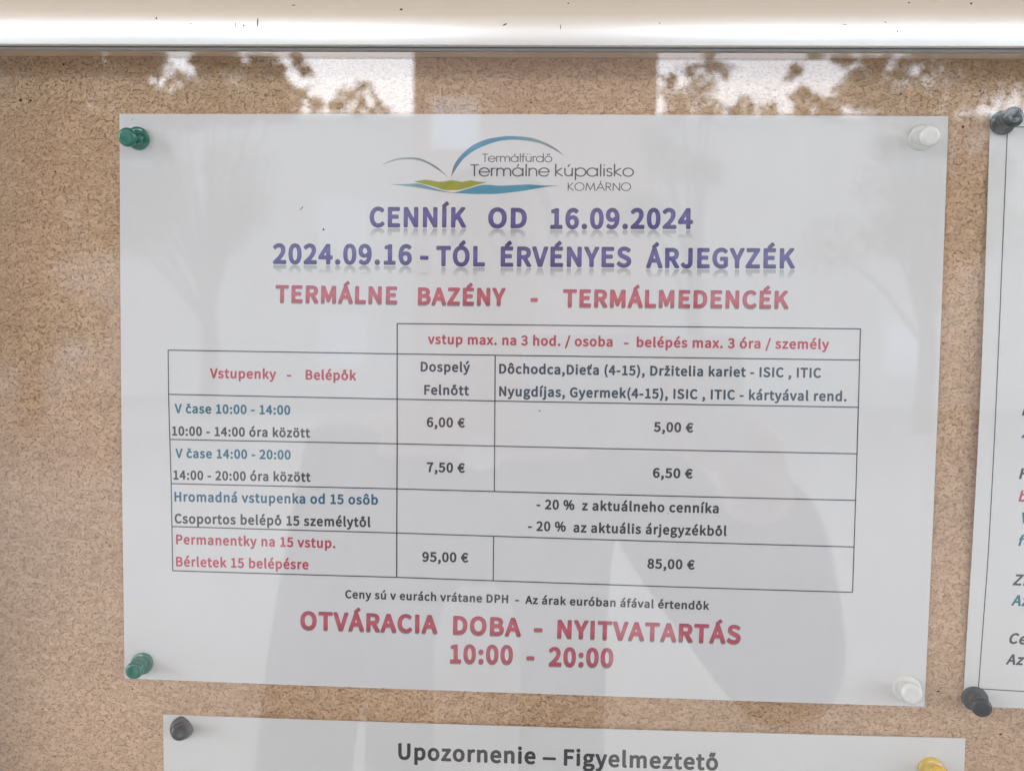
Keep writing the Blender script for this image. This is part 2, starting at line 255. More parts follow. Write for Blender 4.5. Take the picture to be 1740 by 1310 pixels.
# ------------------------------------------------------------------ the display case
D = json.loads(r'''{
"segs":[[1,"logo","Termálfürdő",[-14.93,88.32],[10.28,88.39],2.97,"logo_grey"],[1,"logo","Termálne kúpalisko",[-19.19,83.18],[39.39,83.44],4.31,"logo_grey"],[1,"logo","KOMÁRNO",[15.91,78.27],[38.45,78.37],2.92,"logo_grey"],[1,"purple","CENNÍK",[-55.39,64.78],[-20.28,64.84],7.34,"purple"],[1,"purple","OD",[-12.36,64.78],[1.53,64.8],7.3,"purple"],[1,"purple","16.09.2024",[9.95,64.62],[60.57,65.06],7.41,"purple"],[1,"purple","2024.09.16",[-91.0,51.23],[-39.82,51.3],7.44,"purple"],[1,"purple","-",[-36.92,51.07],[-33.83,51.02],7.4,"purple"],[1,"purple","TÓL",[-30.97,50.96],[-13.3,51.02],7.34,"purple"],[1,"purple","ÉRVÉNYES",[-7.64,50.99],[39.01,51.26],7.3,"purple"],[1,"purple","ÁRJEGYZÉK",[44.29,51.07],[96.79,51.49],7.24,"purple"],[1,"redhead","TERMÁLNE",[-89.99,37.31],[-44.98,37.2],6.32,"red"],[1,"redhead","BAZÉNY",[-37.38,37.07],[-5.67,37.19],6.26,"red"],[1,"redhead","-",[3.34,36.94],[5.96,36.93],6.24,"red"],[1,"redhead","TERMÁLMEDENCÉK",[14.98,36.96],[94.92,37.42],6.28,"red"],[1,"redhead","OTVÁRACIA",[-80.53,-83.95],[-29.14,-83.81],6.99,"red"],[1,"redhead","DOBA",[-23.32,-83.84],[1.73,-83.85],6.95,"red"],[1,"redhead","-",[6.52,-83.98],[9.65,-83.97],6.93,"red"],[1,"redhead","NYITVATARTÁS",[15.12,-84.06],[81.7,-84.12],6.94,"red"],[1,"redhead","10:00",[-24.37,-94.83],[-1.03,-94.49],7.15,"red"],[1,"redhead","-",[3.93,-94.77],[6.84,-94.76],7.13,"red"],[1,"redhead","20:00",[12.17,-94.76],[35.79,-94.44],7.19,"red"],[1,"body","vstup max. na 3 hod. / osoba",[-33.66,22.92],[32.96,22.94],3.6,"red"],[1,"body","-",[36.99,22.77],[38.67,22.77],3.58,"red"],[1,"body","belépés max. 3 óra / személy",[41.54,22.94],[109.59,23.17],3.56,"red"],[1,"body","Vstupenky",[-114.55,9.18],[-89.63,9.27],3.65,"red"],[1,"body","-",[-85.69,9.16],[-84.02,9.15],3.63,"red"],[1,"body","Belépők",[-78.64,9.24],[-59.86,9.29],3.62,"red"],[1,"body","Dospelý",[-36.16,12.94],[-18.17,12.98],3.58,"navy"],[1,"body","Felnőtt",[-34.8,4.53],[-18.43,4.57],3.59,"navy"],[1,"body","Dôchodca,Dieťa (4-15), Držitelia kariet - ISIC , ITIC",[-7.62,12.65],[107.07,12.98],3.58,"navy"],[1,"body","Nyugdíjas, Gyermek(4-15), ISIC , ITIC - kártyával rend.",[-7.5,4.52],[116.34,4.77],3.59,"navy"],[1,"body","V čase 10:00 - 14:00",[-128.02,-4.03],[-84.3,-3.76],3.48,"teal"],[1,"body","10:00 - 14:00 óra között",[-129.08,-12.39],[-76.9,-12.03],3.49,"black"],[1,"body","V čase 14:00 - 20:00",[-127.8,-20.69],[-84.12,-20.29],3.51,"teal"],[1,"body","14:00 - 20:00 óra között",[-128.64,-28.85],[-76.66,-28.37],3.51,"black"],[1,"body","Hromadná vstupenka od 15 osôb",[-128.32,-37.07],[-51.5,-36.26],3.69,"blue"],[1,"body","Csoportos belépő 15 személytől",[-128.3,-45.28],[-54.25,-44.61],3.7,"black"],[1,"body","Permanentky na 15 vstup.",[-127.83,-53.15],[-67.35,-52.86],3.73,"red"],[1,"body","Bérletek 15 belépésre",[-127.91,-61.56],[-77.42,-61.17],3.74,"red"],[1,"body","6,00 €",[-33.72,-7.22],[-19.76,-7.14],3.61,"black"],[1,"body","7,50 €",[-33.57,-23.71],[-19.58,-23.68],3.64,"black"],[1,"body","95,00 €",[-34.97,-56.95],[-17.95,-56.78],3.69,"black"],[1,"body","5,00 €",[48.3,-7.28],[62.43,-7.31],3.56,"black"],[1,"body","6,50 €",[48.39,-23.9],[62.64,-23.9],3.58,"black"],[1,"body","85,00 €",[47.24,-57.15],[64.28,-57.13],3.65,"black"],[1,"body","- 20 %",[6.68,-36.37],[20.45,-36.33],3.63,"black"],[1,"body","z aktuálneho cenníka",[23.15,-36.39],[72.29,-36.32],3.61,"black"],[1,"body","- 20 %",[3.7,-44.44],[17.5,-44.33],3.64,"black"],[1,"body","az aktuális árjegyzékből",[20.22,-44.52],[75.36,-44.54],3.63,"black"],[1,"body","Ceny sú v eurách vrátane DPH",[-63.67,-71.59],[-3.15,-71.57],3.15,"black"],[1,"body","-",[-0.57,-71.68],[0.86,-71.68],3.13,"black"],[1,"body","Az árak euróban áfával értendők",[3.12,-71.59],[69.94,-71.88],3.11,"black"],[2,"body","Upozornenie",[-43.48,-132.28],[7.91,-132.0],6.35,"grey"],[2,"body","–",[10.53,-132.12],[15.41,-132.11],6.31,"grey"],[2,"body","Figyelmeztető",[18.35,-132.04],[74.93,-131.81],6.29,"grey"],[3,"italic","I",[176.93,0.96],[178.14,0.9],3.73,"grey"],[3,"italic","Z",[177.09,-6.96],[179.32,-6.99],3.74,"teal"],[3,"italic","H",[177.0,-21.53],[179.84,-21.55],3.89,"grey"],[3,"italic","b",[177.23,-29.61],[179.46,-29.64],3.8,"red"],[3,"italic","V",[178.06,-37.34],[180.9,-37.34],3.92,"teal"],[3,"italic","fe",[177.7,-45.49],[181.38,-45.6],3.83,"teal"],[3,"italic","Zi",[176.91,-59.83],[181.0,-59.93],4.08,"grey"],[3,"italic","Az",[176.84,-67.28],[181.86,-67.34],3.98,"teal"],[3,"italic","Ce",[176.64,-81.23],[181.89,-81.36],4.01,"grey"],[3,"italic","Az",[176.27,-88.94],[181.32,-89.03],3.92,"grey"]],
"rules":[[1,[[-45.06,30.17],[120.52,30.59]],0.36],[1,[[-130.48,19.27],[-44.8,19.19],[120.65,19.54]],0.36],[1,[[-130.43,2.92],[-44.66,2.74],[120.81,2.78]],0.36],[1,[[-130.08,-13.84],[-44.53,-13.57],[120.98,-13.85]],0.36],[1,[[-129.63,-30.36],[-44.53,-30.15],[121.08,-30.6]],0.36],[1,[[-129.2,-46.49],[-44.55,-46.51],[121.0,-47.47]],0.36],[1,[[-129.29,-63.24],[-44.46,-63.08],[121.03,-64.04]],0.36],[1,[[-130.41,19.27],[-130.32,2.92],[-129.51,-30.46],[-129.22,-63.28]],0.36],[1,[[-44.91,30.17],[-44.53,-14.87],[-44.46,-63.08]],0.4],[1,[[-9.1,19.21],[-8.74,-30.15]],0.34],[1,[[-8.79,-46.67],[-8.75,-63.11]],0.34],[1,[[120.39,30.59],[121.03,-64.04]],0.36],[3,[[168.77,101.6],[168.2,53.69],[167.95,14.5],[167.88,-52.8],[167.25,-98.23]],0.3],[3,[[167.21,-98.23],[184.36,-98.72]],0.3],[3,[[168.73,101.6],[175.37,101.5]],0.3]],
"shapes":{"arch":[[-26.02,82.65],[-25.16,86.56],[-23.51,89.5],[-20.69,92.45],[-17.23,94.87],[-12.71,96.56],[-8.07,97.35],[-4.28,97.57],[2.04,97.09],[7.36,95.42],[11.71,93.04],[14.33,90.71],[11.15,92.64],[6.28,94.85],[1.64,95.87],[-3.84,96.27],[-8.47,95.88],[-13.1,94.48],[-17.72,92.37],[-21.07,89.89],[-23.16,87.4],[-25.03,84.56]],"wing":[[-51.33,87.0],[-48.99,88.38],[-45.57,89.52],[-41.51,89.93],[-37.66,89.63],[-34.55,88.44],[-31.14,86.54],[-28.3,84.17],[-26.87,82.77],[-28.51,83.96],[-31.43,85.9],[-34.78,87.81],[-38.08,88.91],[-41.5,89.18],[-45.35,88.89],[-48.77,87.96]],"green":[[-39.54,81.29],[-36.28,81.78],[-34.36,81.85],[-32.22,81.53],[-30.51,81.22],[-28.38,81.29],[-26.05,81.72],[-23.92,81.52],[-22.01,81.26],[-20.31,81.49],[-18.62,81.75],[-16.28,81.35],[-12.89,81.2],[-17.53,79.87],[-21.97,78.59],[-25.58,78.19],[-28.77,78.39],[-32.62,79.59],[-36.9,80.62]],"wave":[[-48.03,80.2],[-42.67,80.33],[-37.97,80.56],[-34.76,79.79],[-29.83,78.23],[-25.99,77.52],[-23.44,77.74],[-18.79,79.13],[-14.15,80.2],[-8.22,79.92],[-1.58,80.25],[2.19,80.4],[7.58,80.1],[13.05,80.09],[7.6,79.47],[0.25,78.19],[-8.17,77.13],[-14.52,76.91],[-19.82,77.0],[-26.84,77.39],[-32.6,78.22],[-37.52,79.04],[-42.24,79.63]]},
"quads":{"1":[[-148.63,105.49],[148.45,105.2],[148.52,-105.52],[-148.4,-105.29]],"2":[[-133.66,-118.78],[163.5,-116.77]],"3":[[162.85,106.46],[162.15,-96.33],[173.27,-104.76],[183.62,-104.78],[162.81,53.63],[162.56,14.41],[162.73,-52.94]]},
"pins":[["green",[-141.09,96.47],[-141.29,94.68],9,4.15,3.35],["green",[-141.24,-99.04],[-140.15,-98.48],9,4.1,3.2],["grey",[-126.07,-123.41],[-122.54,-120.34],9,4.3,3.35],["white",[139.04,97.55],[138.55,95.99],9,4.4,3.5],["white",[141.58,-98.73],[139.49,-96.9],9.5,5.0,3.7],["black",[166.61,102.73],[165.95,102.64],9,4.2,3.5],["charcoal",[165.81,-101.61],[163.93,-101.46],9,4.4,3.4],["yellow",[151.42,-128.47],[150.54,-126.21],9,4.4,3.4]],
"rail":{"front":[[-182.87,123.55],[164.82,122.1]],"glassline":[[-185.34,123.61],[166.83,122.3]],"strip":[[-193.06,126.11],[173.07,124.73]],"crease":[[-182.75,130.39],[164.49,129.32]],"top":[[-182.59,140.23],[164.07,138.69]],"left":[[-195.55,17.17]]},
"specks":[[1,-80.37,71.55,2.2,0.35,50],[1,-72.27,63.95,0.8,0.8,0],[1,7.26,-0.49,0.8,0.35,-30],[1,54.16,-36.73,0.6,0.3,-20],[1,-143.76,103.57,0.35,0.35,0],[1,5.55,25.99,0.3,0.3,0]],
"rs":[[-127.21,133.82,0.7,0.7,0],[-99.33,131.35,0.25,2.0,0],[-96.45,131.14,0.5,0.8,0],[-91.63,131.92,0.4,3.6,0],[-42.11,136.67,1.0,0.8,0],[-6.55,131.26,1.6,0.5,25],[12.26,130.43,0.25,1.7,0],[14.78,138.77,0.6,0.5,0],[45.46,131.59,0.5,0.4,0],[123.74,128.57,0.5,0.6,0],[119.8,131.64,0.9,0.25,-20],[147.89,138.01,0.8,0.8,0],[106.61,130.92,1.5,0.2,0],[-115.0,131.79,0.6,0.4,0],[127.75,138.47,0.7,0.5,0],[-79.45,138.39,1.4,0.3,0]],
"holes":[[153.78,101.7,0.5],[156.28,104.55,0.35],[153.35,-99.92,0.42],[-183.62,116.22,0.4],[-182.37,110.46,0.5],[-186.17,110.45,0.55],[131.93,113.05,0.4],[2.22,109.84,0.4],[-169.72,123.46,0.45],[-173.33,84.54,0.4],[176.05,-115.01,0.45],[159.1,114.09,0.35],[-145.72,-109.51,0.35],[-124.75,-113.55,0.35],[160.33,113.48,0.3]]}''')
FONT = json.loads(r'''{
"body":{
" ":[403],
"%":[1354,[356,-16,328,-8,314,4,304,22,305,47,514,401,517,414,510,417,492,401,440,372,384,355,328,350,272,355,216,372,160,406,126,439,85,502,65,553,52,616,48,679,52,755,66,818,93,881,118,919,160,961,216,994,272,1011,328,1016,384,1011,440,994,485,970,540,919,572,869,592,818,606,755,610,692,606,616,598,578,599,565,608,561,865,995,880,1008,902,1016,1000,1016,1024,1008,1045,982,1047,957,1042,944,834,591,846,585,902,623,958,643,1042,649,1084,645,1140,627,1196,593,1236,553,1266,506,1288,452,1301,389,1306,313,1302,250,1288,186,1266,130,1238,85,1182,31,1140,7,1084,-10,1028,-16,958,-8,906,9,860,37,813,85,788,123,762,186,749,250,745,313,749,389,758,439,748,448,482,1,454,-15],[994,161,1014,152,1028,151,1056,161,1069,174,1089,212,1103,275,1103,363,1089,426,1066,464,1050,477,1028,483,1000,478,974,452,954,401,948,363,946,313,954,237,973,186],[757,452,762,447,766,464,762,471],[297,528,314,519,342,518,370,538,391,578,404,641,404,730,391,793,369,831,353,843,328,849,300,841,278,818,258,768,252,730,250,679,258,603,276,553],[592,540,594,537,596,540,597,553,594,559]],
"(":[558,[372,-241,358,-239,339,-229,287,-153,238,-64,179,75,152,163,134,252,124,340,120,429,124,530,134,610,151,694,177,782,211,871,283,1010,332,1086,348,1098,372,1105,400,1099,484,1062,498,1048,505,1022,498,1001,426,871,374,732,342,580,332,429,343,277,372,138,422,-1,461,-77,499,-140,505,-165,494,-191,479,-203,400,-236]],
")":[558,[150,-233,80,-205,66,-194,55,-178,53,-153,135,-1,187,138,218,290,228,429,225,504,204,656,163,795,131,871,61,997,52,1022,59,1048,70,1060,178,1104,210,1098,234,1075,317,934,358,845,404,707,423,618,434,530,438,429,433,327,424,252,409,176,384,87,350,-1,279,-140,220,-229,192,-241,178,-241]],
",":[476,[151,-234,123,-227,104,-208,67,-120,68,-107,81,-86,151,-45,187,-6,188,6,142,32,110,69,97,120,102,158,123,199,165,234,221,251,277,250,319,235,342,221,367,196,383,171,397,133,404,69,399,19,390,-19,361,-81,343,-107,305,-150,263,-183,221,-208,165,-232]],
"-":[571,[113,302,99,303,75,314,59,340,58,441,69,466,85,479,113,485,463,485,491,476,511,453,513,340,497,314,477,304]],
".":[476,[234,-16,178,-4,136,22,115,47,102,73,95,123,106,174,136,215,178,241,234,252,290,244,318,231,343,212,370,174,382,123,374,73,360,46,340,22,318,6,290,-7]],
"/":[632,[66,-220,38,-214,24,-204,11,-182,12,-157,422,1043,430,1056,458,1073,556,1075,584,1071,598,1063,612,1047,616,1018,208,-182,192,-207,164,-220]],
"0":[854,[427,-16,343,-6,273,19,213,60,156,123,114,199,86,287,69,389,63,502,68,616,86,717,115,805,157,881,203,933,273,982,343,1006,427,1016,511,1007,581,982,651,934,698,881,741,805,770,717,787,616,793,502,787,389,770,287,741,199,700,123,651,67,581,19,511,-7],[423,174,455,178,483,194,500,212,523,250,551,338,561,414,565,502,561,591,553,654,534,730,517,768,487,805,455,825,427,829,399,824,368,805,339,768,322,730,303,654,294,591,291,502,294,414,303,351,322,275,338,237,367,199,399,178]],
"1":[854,[171,0,157,1,132,13,116,38,116,152,129,175,157,190,325,191,338,202,338,746,338,758,325,767,213,767,194,771,173,784,160,809,161,897,177,923,199,934,311,960,409,999,535,997,549,990,563,976,571,948,571,202,577,192,717,191,731,189,755,177,770,152,770,38,753,13,731,2,717,0]],
"2":[854,[105,0,72,13,56,38,55,114,62,139,273,322,355,405,410,468,455,531,489,594,506,645,512,708,502,758,477,796,441,818,385,827,357,825,315,813,265,784,203,730,189,724,161,725,143,733,63,803,51,821,51,847,67,872,133,929,203,972,259,995,343,1013,399,1016,469,1011,539,993,595,968,651,927,689,885,717,834,739,758,744,708,737,632,709,544,678,480,629,405,567,327,445,202,455,195,735,195,763,189,779,177,791,152,792,51,785,25,763,6,735,0]],
"3":[854,[286,-4,188,28,110,73,76,98,40,136,35,148,37,174,112,262,132,275,146,278,174,274,240,224,285,199,356,178,398,175,454,182,496,199,526,224,544,262,548,300,545,325,535,351,514,376,470,401,426,414,272,429,258,436,244,451,237,477,238,565,249,591,272,606,398,620,440,632,468,646,492,666,507,692,514,730,512,755,503,780,480,805,454,819,398,827,356,823,328,815,272,787,216,745,202,741,174,743,153,755,82,831,74,843,72,869,86,894,146,938,188,963,258,993,314,1007,356,1014,398,1016,468,1012,538,998,594,977,636,953,689,907,723,856,742,805,749,742,745,692,735,654,717,616,691,578,635,528,675,502,706,475,737,439,762,394,779,338,783,300,776,224,753,161,719,111,665,60,608,27,552,5,482,-11,398,-16,342,-13]],
"4":[854,[512,0,498,2,476,13,460,38,456,245,442,249,64,250,36,265,26,278,22,303,23,379,35,405,454,986,484,999,638,999,668,986,683,960,685,442,694,436,778,434,806,417,817,392,817,291,806,268,784,253,764,249,694,249,684,240,684,51,677,25,666,13,638,1],[311,442,316,438,330,436,442,436,456,439,456,637]],
"5":[854,[410,-16,340,-12,284,-4,186,28,102,75,46,120,35,136,32,161,37,174,102,251,130,272,158,274,172,270,242,218,298,190,354,178,396,175,452,185,498,212,530,250,549,300,552,338,549,376,539,414,525,439,508,459,466,485,410,495,354,492,312,478,256,448,228,443,200,453,136,490,122,502,115,515,113,540,145,957,158,983,176,995,200,1000,676,1000,704,997,726,982,738,957,737,843,719,818,690,807,364,805,356,793,345,679,354,671,424,678,494,675,564,660,634,629,687,591,722,553,753,502,779,426,787,338,779,262,753,186,723,136,663,73,607,35,550,9,480,-10]],
"6":[854,[463,-16,379,-8,295,21,233,60,172,123,132,186,97,275,77,376,72,490,79,603,103,717,141,808,191,881,260,944,337,987,407,1007,505,1016,547,1013,603,1002,687,969,742,932,771,906,783,881,779,856,691,768,659,757,631,764,577,805,533,822,505,826,463,823,421,809,393,792,369,768,344,730,318,666,312,629,323,623,393,648,435,656,477,657,533,653,589,641,659,611,715,567,755,515,779,464,795,401,801,325,793,250,773,186,743,131,701,81,645,37,589,8,533,-8],[432,174,477,172,519,191,548,224,561,251,571,287,572,363,558,414,529,452,505,466,477,474,435,476,379,459,331,426,305,401,302,389,319,300,351,230,379,198,407,181]],
"7":[854,[328,0,300,3,282,13,271,25,265,51,274,177,287,278,310,392,343,506,383,607,428,695,492,796,482,806,118,806,90,813,76,822,62,847,61,948,67,973,90,994,118,1000,734,1000,762,997,780,986,795,960,794,872,789,859,708,758,650,670,603,581,566,484,541,392,523,291,503,51,496,25,482,10,454,0]],
"8":[854,[323,-4,281,6,225,28,169,61,113,116,84,161,65,212,57,275,62,325,78,376,96,414,127,458,157,490,204,528,152,591,119,654,109,692,105,730,111,793,128,843,159,894,197,934,253,972,309,995,365,1008,435,1014,505,1008,575,989,619,970,659,942,708,894,742,831,757,780,761,730,756,679,745,641,728,603,704,565,661,515,738,439,763,401,781,363,793,313,796,275,791,212,771,159,741,111,688,60,631,27,575,5,505,-11,421,-16,351,-10],[373,174,421,166,463,168,491,174,519,185,539,199,559,224,568,250,569,275,566,300,554,325,519,360,444,401,365,431,323,394,300,363,283,325,276,287,282,250,306,212,337,188],[468,603,477,599,491,602,530,654,546,704,542,755,524,793,493,818,449,831,407,830,365,814,337,782,327,742,332,704,351,673,379,648]],
"9":[854,[265,-4,181,27,110,73,83,98,76,111,75,136,83,152,153,225,168,237,195,244,223,238,275,199,321,181,363,175,405,180,433,190,461,207,489,236,513,275,538,338,546,376,531,377,461,352,419,344,377,343,321,347,251,364,181,401,148,426,106,477,76,540,60,603,55,666,61,742,79,805,112,869,153,919,209,963,265,991,335,1011,391,1016,475,1009,556,982,621,944,675,894,727,818,758,742,779,641,786,540,777,401,752,287,716,199,667,123,601,59,531,18,447,-9,363,-16,321,-14],[371,528,419,525,475,542,527,578,552,603,557,616,540,704,525,742,503,779,461,815,419,829,377,829,335,809,317,793,301,768,284,717,282,641,290,603,301,578,335,542]],
":":[476,[234,-16,178,-4,136,22,115,47,102,73,95,123,106,174,136,215,178,241,234,252,290,244,318,231,343,212,370,174,382,123,374,73,360,46,340,22,318,6,290,-7],[192,487,164,499,140,515,108,556,96,591,94,616,104,666,119,692,136,712,178,738,234,750,290,741,333,717,357,692,372,666,382,616,373,565,359,540,336,515,292,490,234,480]],
"A":[927,[56,0,28,6,14,16,1,38,3,63,344,973,364,993,392,1000,532,1000,560,993,574,982,586,960,924,63,925,38,920,25,909,13,882,1,742,0,714,6,703,13,686,38,602,274,336,276,322,275,314,266,234,38,217,13,196,2,182,0],[386,468,392,463,532,463,537,468,462,686]],
"B":[994,[189,0,175,1,150,13,139,25,132,51,132,948,138,973,161,994,189,1000,553,997,637,986,693,971,749,947,816,897,847,858,873,796,880,733,870,657,855,619,833,581,797,544,865,493,897,455,922,405,933,367,937,303,929,240,905,177,861,117,810,76,749,43,679,20,595,5,511,0],[369,190,539,191,595,199,651,220,679,241,699,278,705,316,702,341,693,367,665,395,637,410,595,422,539,429,371,431,366,417],[368,619,511,619,567,628,609,645,636,670,646,695,644,746,632,771,609,789,553,806,469,813,371,813,366,809,366,796]],
"C":[968,[564,-16,466,-8,368,20,284,64,212,123,153,199,109,287,83,389,74,502,84,616,113,717,158,805,214,875,284,933,368,977,466,1006,578,1016,620,1013,676,1004,718,992,788,961,835,932,886,888,898,869,897,843,886,824,816,749,788,735,760,736,747,742,704,777,662,801,620,814,592,818,508,811,466,797,418,768,390,742,354,692,332,641,317,578,311,502,316,439,336,351,354,309,385,262,424,226,474,199,508,188,564,182,634,190,676,205,704,221,774,277,802,283,830,275,844,264,914,190,924,161,915,136,872,94,807,47,760,23,718,7,662,-7]],
"D":[1036,[189,0,175,1,150,13,139,25,132,51,132,948,138,973,148,986,175,999,441,1000,553,992,665,965,749,927,822,872,885,796,928,708,953,607,961,506,953,405,930,303,889,215,819,129,749,75,665,36,553,8,441,0],[366,202,371,193,385,191,497,197,553,210,609,237,651,272,682,316,704,367,715,417,723,506,717,581,702,645,679,695,650,733,609,766,553,792,497,805,427,810,369,809]],
"F":[850,[189,0,175,1,150,13,139,25,132,51,132,948,138,973,161,994,189,1000,763,1000,791,993,810,973,816,948,815,847,805,825,791,814,763,806,371,804,366,796,366,607,371,601,693,599,721,592,735,581,747,556,746,442,735,422,707,406,370,405,366,392,366,51,359,25,343,9,315,0]],
"G":[1037,[578,-16,480,-8,382,18,296,60,214,124,154,199,110,287,83,389,74,502,84,616,114,717,158,802,214,871,298,938,382,980,480,1007,592,1016,648,1012,704,1003,746,991,816,960,862,932,914,889,926,869,926,843,914,824,844,748,816,735,802,734,776,742,732,777,690,800,620,817,592,819,522,811,480,799,424,768,394,742,356,692,333,641,317,578,311,502,317,426,331,363,354,311,388,262,424,230,466,206,522,188,592,181,634,184,690,197,718,212,718,363,704,373,550,374,522,386,506,414,505,515,512,540,536,561,564,565,886,565,914,559,935,540,942,515,942,136,933,111,905,85,858,53,816,32,746,7,690,-6]],
"H":[1090,[189,0,175,1,150,13,139,25,132,51,132,948,138,973,161,994,189,1000,315,1000,343,991,360,973,366,948,366,632,371,624,707,622,721,625,724,632,724,948,730,973,749,992,777,1000,903,1000,931,994,954,973,959,948,959,51,953,25,931,6,903,0,775,0,749,8,731,25,724,51,724,417,721,423,385,426,371,424,366,417,366,51,359,25,343,9,315,0]],
"I":[497,[189,0,175,1,150,13,139,25,132,51,133,960,148,986,175,999,315,1000,329,998,350,986,360,973,366,948,365,38,348,13,329,2]],
"N":[1084,[189,0,175,1,150,13,139,25,132,51,132,948,138,973,161,994,189,1000,315,1000,329,998,353,986,721,417,724,430,724,960,739,986,763,998,903,1000,931,989,945,973,951,948,951,51,945,25,931,11,903,0,763,0,731,13,371,573,363,569,359,544,358,38,343,14,315,1]],
"P":[961,[189,0,175,1,150,13,139,25,132,51,132,948,138,973,161,994,189,1000,469,1000,553,997,637,985,717,960,777,930,819,896,833,882,871,821,892,758,899,683,891,607,868,544,833,489,783,442,707,400,637,377,567,365,371,359,366,354,366,51,359,25,343,9,315,0],[366,556,371,551,385,549,525,553,594,569,623,584,652,619,661,645,665,683,659,733,651,753,637,771,595,794,553,804,455,810,369,809]],
"S":[910,[466,-16,354,-6,298,7,242,26,186,52,116,97,72,136,60,161,65,186,74,199,144,272,164,287,186,293,215,287,281,237,328,212,368,196,424,184,466,181,536,190,578,207,609,237,619,262,618,300,608,325,592,342,522,381,298,471,228,511,192,540,157,578,127,629,111,679,108,742,115,793,129,831,169,894,209,932,270,971,326,993,396,1010,480,1016,536,1012,606,999,662,981,704,962,746,938,804,894,821,869,821,843,815,831,746,754,732,742,704,735,676,742,606,788,550,809,480,819,410,810,373,793,350,768,344,742,351,704,375,679,410,658,662,556,704,535,753,502,803,452,834,401,850,351,857,287,849,224,830,173,789,111,746,70,690,34,620,6,550,-10]],
"T":[914,[401,0,373,4,357,13,345,28,340,51,340,796,331,806,93,806,65,813,51,822,38,847,37,948,43,973,65,994,93,1000,821,1000,849,994,872,973,877,954,877,847,862,821,835,808,597,806,583,806,575,796,573,38,557,13,527,0]],
"U":[1081,[436,-6,380,7,316,35,254,78,194,148,158,224,136,313,129,414,128,944,132,970,142,984,156,994,184,1000,324,998,349,982,358,970,362,944,362,414,366,351,377,300,399,250,436,210,478,190,506,184,548,182,604,190,646,209,666,224,686,250,709,300,720,351,724,414,724,944,729,970,744,989,772,1000,898,1000,923,995,941,982,954,957,954,414,946,313,924,224,894,161,879,136,828,79,772,38,702,7,618,-11,548,-16,464,-11]],
"V":[882,[374,0,346,5,333,13,316,38,-1,935,-3,960,2,973,24,994,52,1000,192,999,220,986,230,973,444,326,657,973,668,987,696,999,850,998,871,986,881,973,886,960,884,935,563,25,551,13,528,1]],
"Z":[920,[119,0,105,1,81,13,64,38,63,114,68,139,538,796,525,806,147,809,126,821,111,847,111,948,119,977,133,991,161,1000,805,1000,833,990,847,975,853,960,854,885,847,859,377,202,385,195,399,195,805,195,830,190,849,177,861,152,861,51,854,25,833,6,805,0]],
"a":[865,[341,-16,285,-11,229,4,189,22,159,42,128,73,95,123,80,174,75,224,84,287,115,351,149,389,202,426,285,464,355,484,523,514,518,540,504,565,481,582,453,590,425,592,383,588,327,573,229,525,215,521,187,525,173,533,157,553,111,629,107,654,120,679,159,704,229,737,299,761,355,774,411,781,453,783,523,778,593,758,649,727,697,679,723,641,743,591,757,528,761,464,759,35,747,16,719,1,607,0,574,9,560,22,551,39,467,5,425,-7],[364,174,397,174,439,183,481,202,523,229,529,237,527,338,509,338,453,328,397,313,355,296,324,275,307,250,304,224,310,199,327,183]],
"b":[940,[498,-16,413,-3,330,31,305,9,288,2,162,1,134,16,122,35,120,1033,134,1061,162,1076,302,1078,326,1071,344,1056,353,1033,353,755,358,740,442,772,526,783,610,775,675,755,736,721,792,667,826,616,853,553,872,464,876,389,869,313,847,224,815,161,764,94,694,39,638,10,582,-7],[421,186,456,178,484,177,512,180,540,190,585,224,610,261,626,300,634,338,638,389,636,439,627,490,618,515,596,551,568,574,540,585,498,591,456,585,400,559,355,528,354,224,372,208]],
"c":[793,[374,-7,304,13,236,47,178,94,132,148,94,223,73,300,66,389,76,477,100,553,135,616,191,679,248,721,318,755,402,777,472,783,556,775,626,754,673,730,710,705,739,679,744,666,743,641,672,553,656,540,640,534,612,536,542,578,514,587,486,591,444,587,416,578,374,553,359,540,332,504,308,439,302,376,314,300,332,259,357,224,402,192,444,179,486,176,528,183,570,199,629,237,654,241,674,237,696,221,748,148,756,136,760,111,747,85,710,57,654,26,584,0,542,-9,472,-16]],
"d":[943,[431,-16,347,-9,263,20,214,47,171,85,123,148,90,224,73,300,67,389,74,464,95,540,133,616,173,666,235,720,291,751,361,774,445,783,515,776,586,755,590,768,590,1033,599,1056,617,1071,641,1078,781,1076,809,1061,823,1033,821,35,809,16,781,1,669,0,635,9,613,37,529,0,473,-13],[399,186,417,181,459,177,501,184,543,203,588,237,589,540,581,553,557,567,501,587,473,591,431,587,385,565,356,540,338,515,315,464,304,389,306,338,316,287,331,250,347,224,375,199]],
"e":[853,[472,-16,388,-8,318,10,248,43,178,98,134,148,94,224,73,300,66,376,73,464,95,540,134,616,178,668,236,717,304,754,374,775,444,783,528,777,598,757,654,728,710,682,750,629,779,565,796,490,801,426,799,376,792,338,780,322,752,309,318,308,308,300,330,250,351,224,383,199,416,183,458,174,528,174,584,188,654,221,682,224,710,212,721,199,765,123,771,98,761,73,747,60,696,33,636,9,584,-5,514,-15],[311,490,318,485,570,485,576,490,572,515,561,540,542,565,514,584,486,593,458,595,416,590,374,572,332,532]],
"f":[541,[194,0,180,2,158,13,147,25,141,51,141,569,138,574,124,577,82,579,68,583,44,607,40,632,41,720,54,744,68,754,138,766,144,872,158,935,174,973,201,1011,244,1049,292,1074,348,1089,432,1093,516,1081,568,1062,587,1036,586,1011,552,910,539,897,516,888,488,891,446,904,404,903,384,885,374,847,376,768,488,765,504,758,519,746,530,720,530,632,525,607,502,584,474,577,390,577,376,574,373,569,371,38,355,13,334,2]],
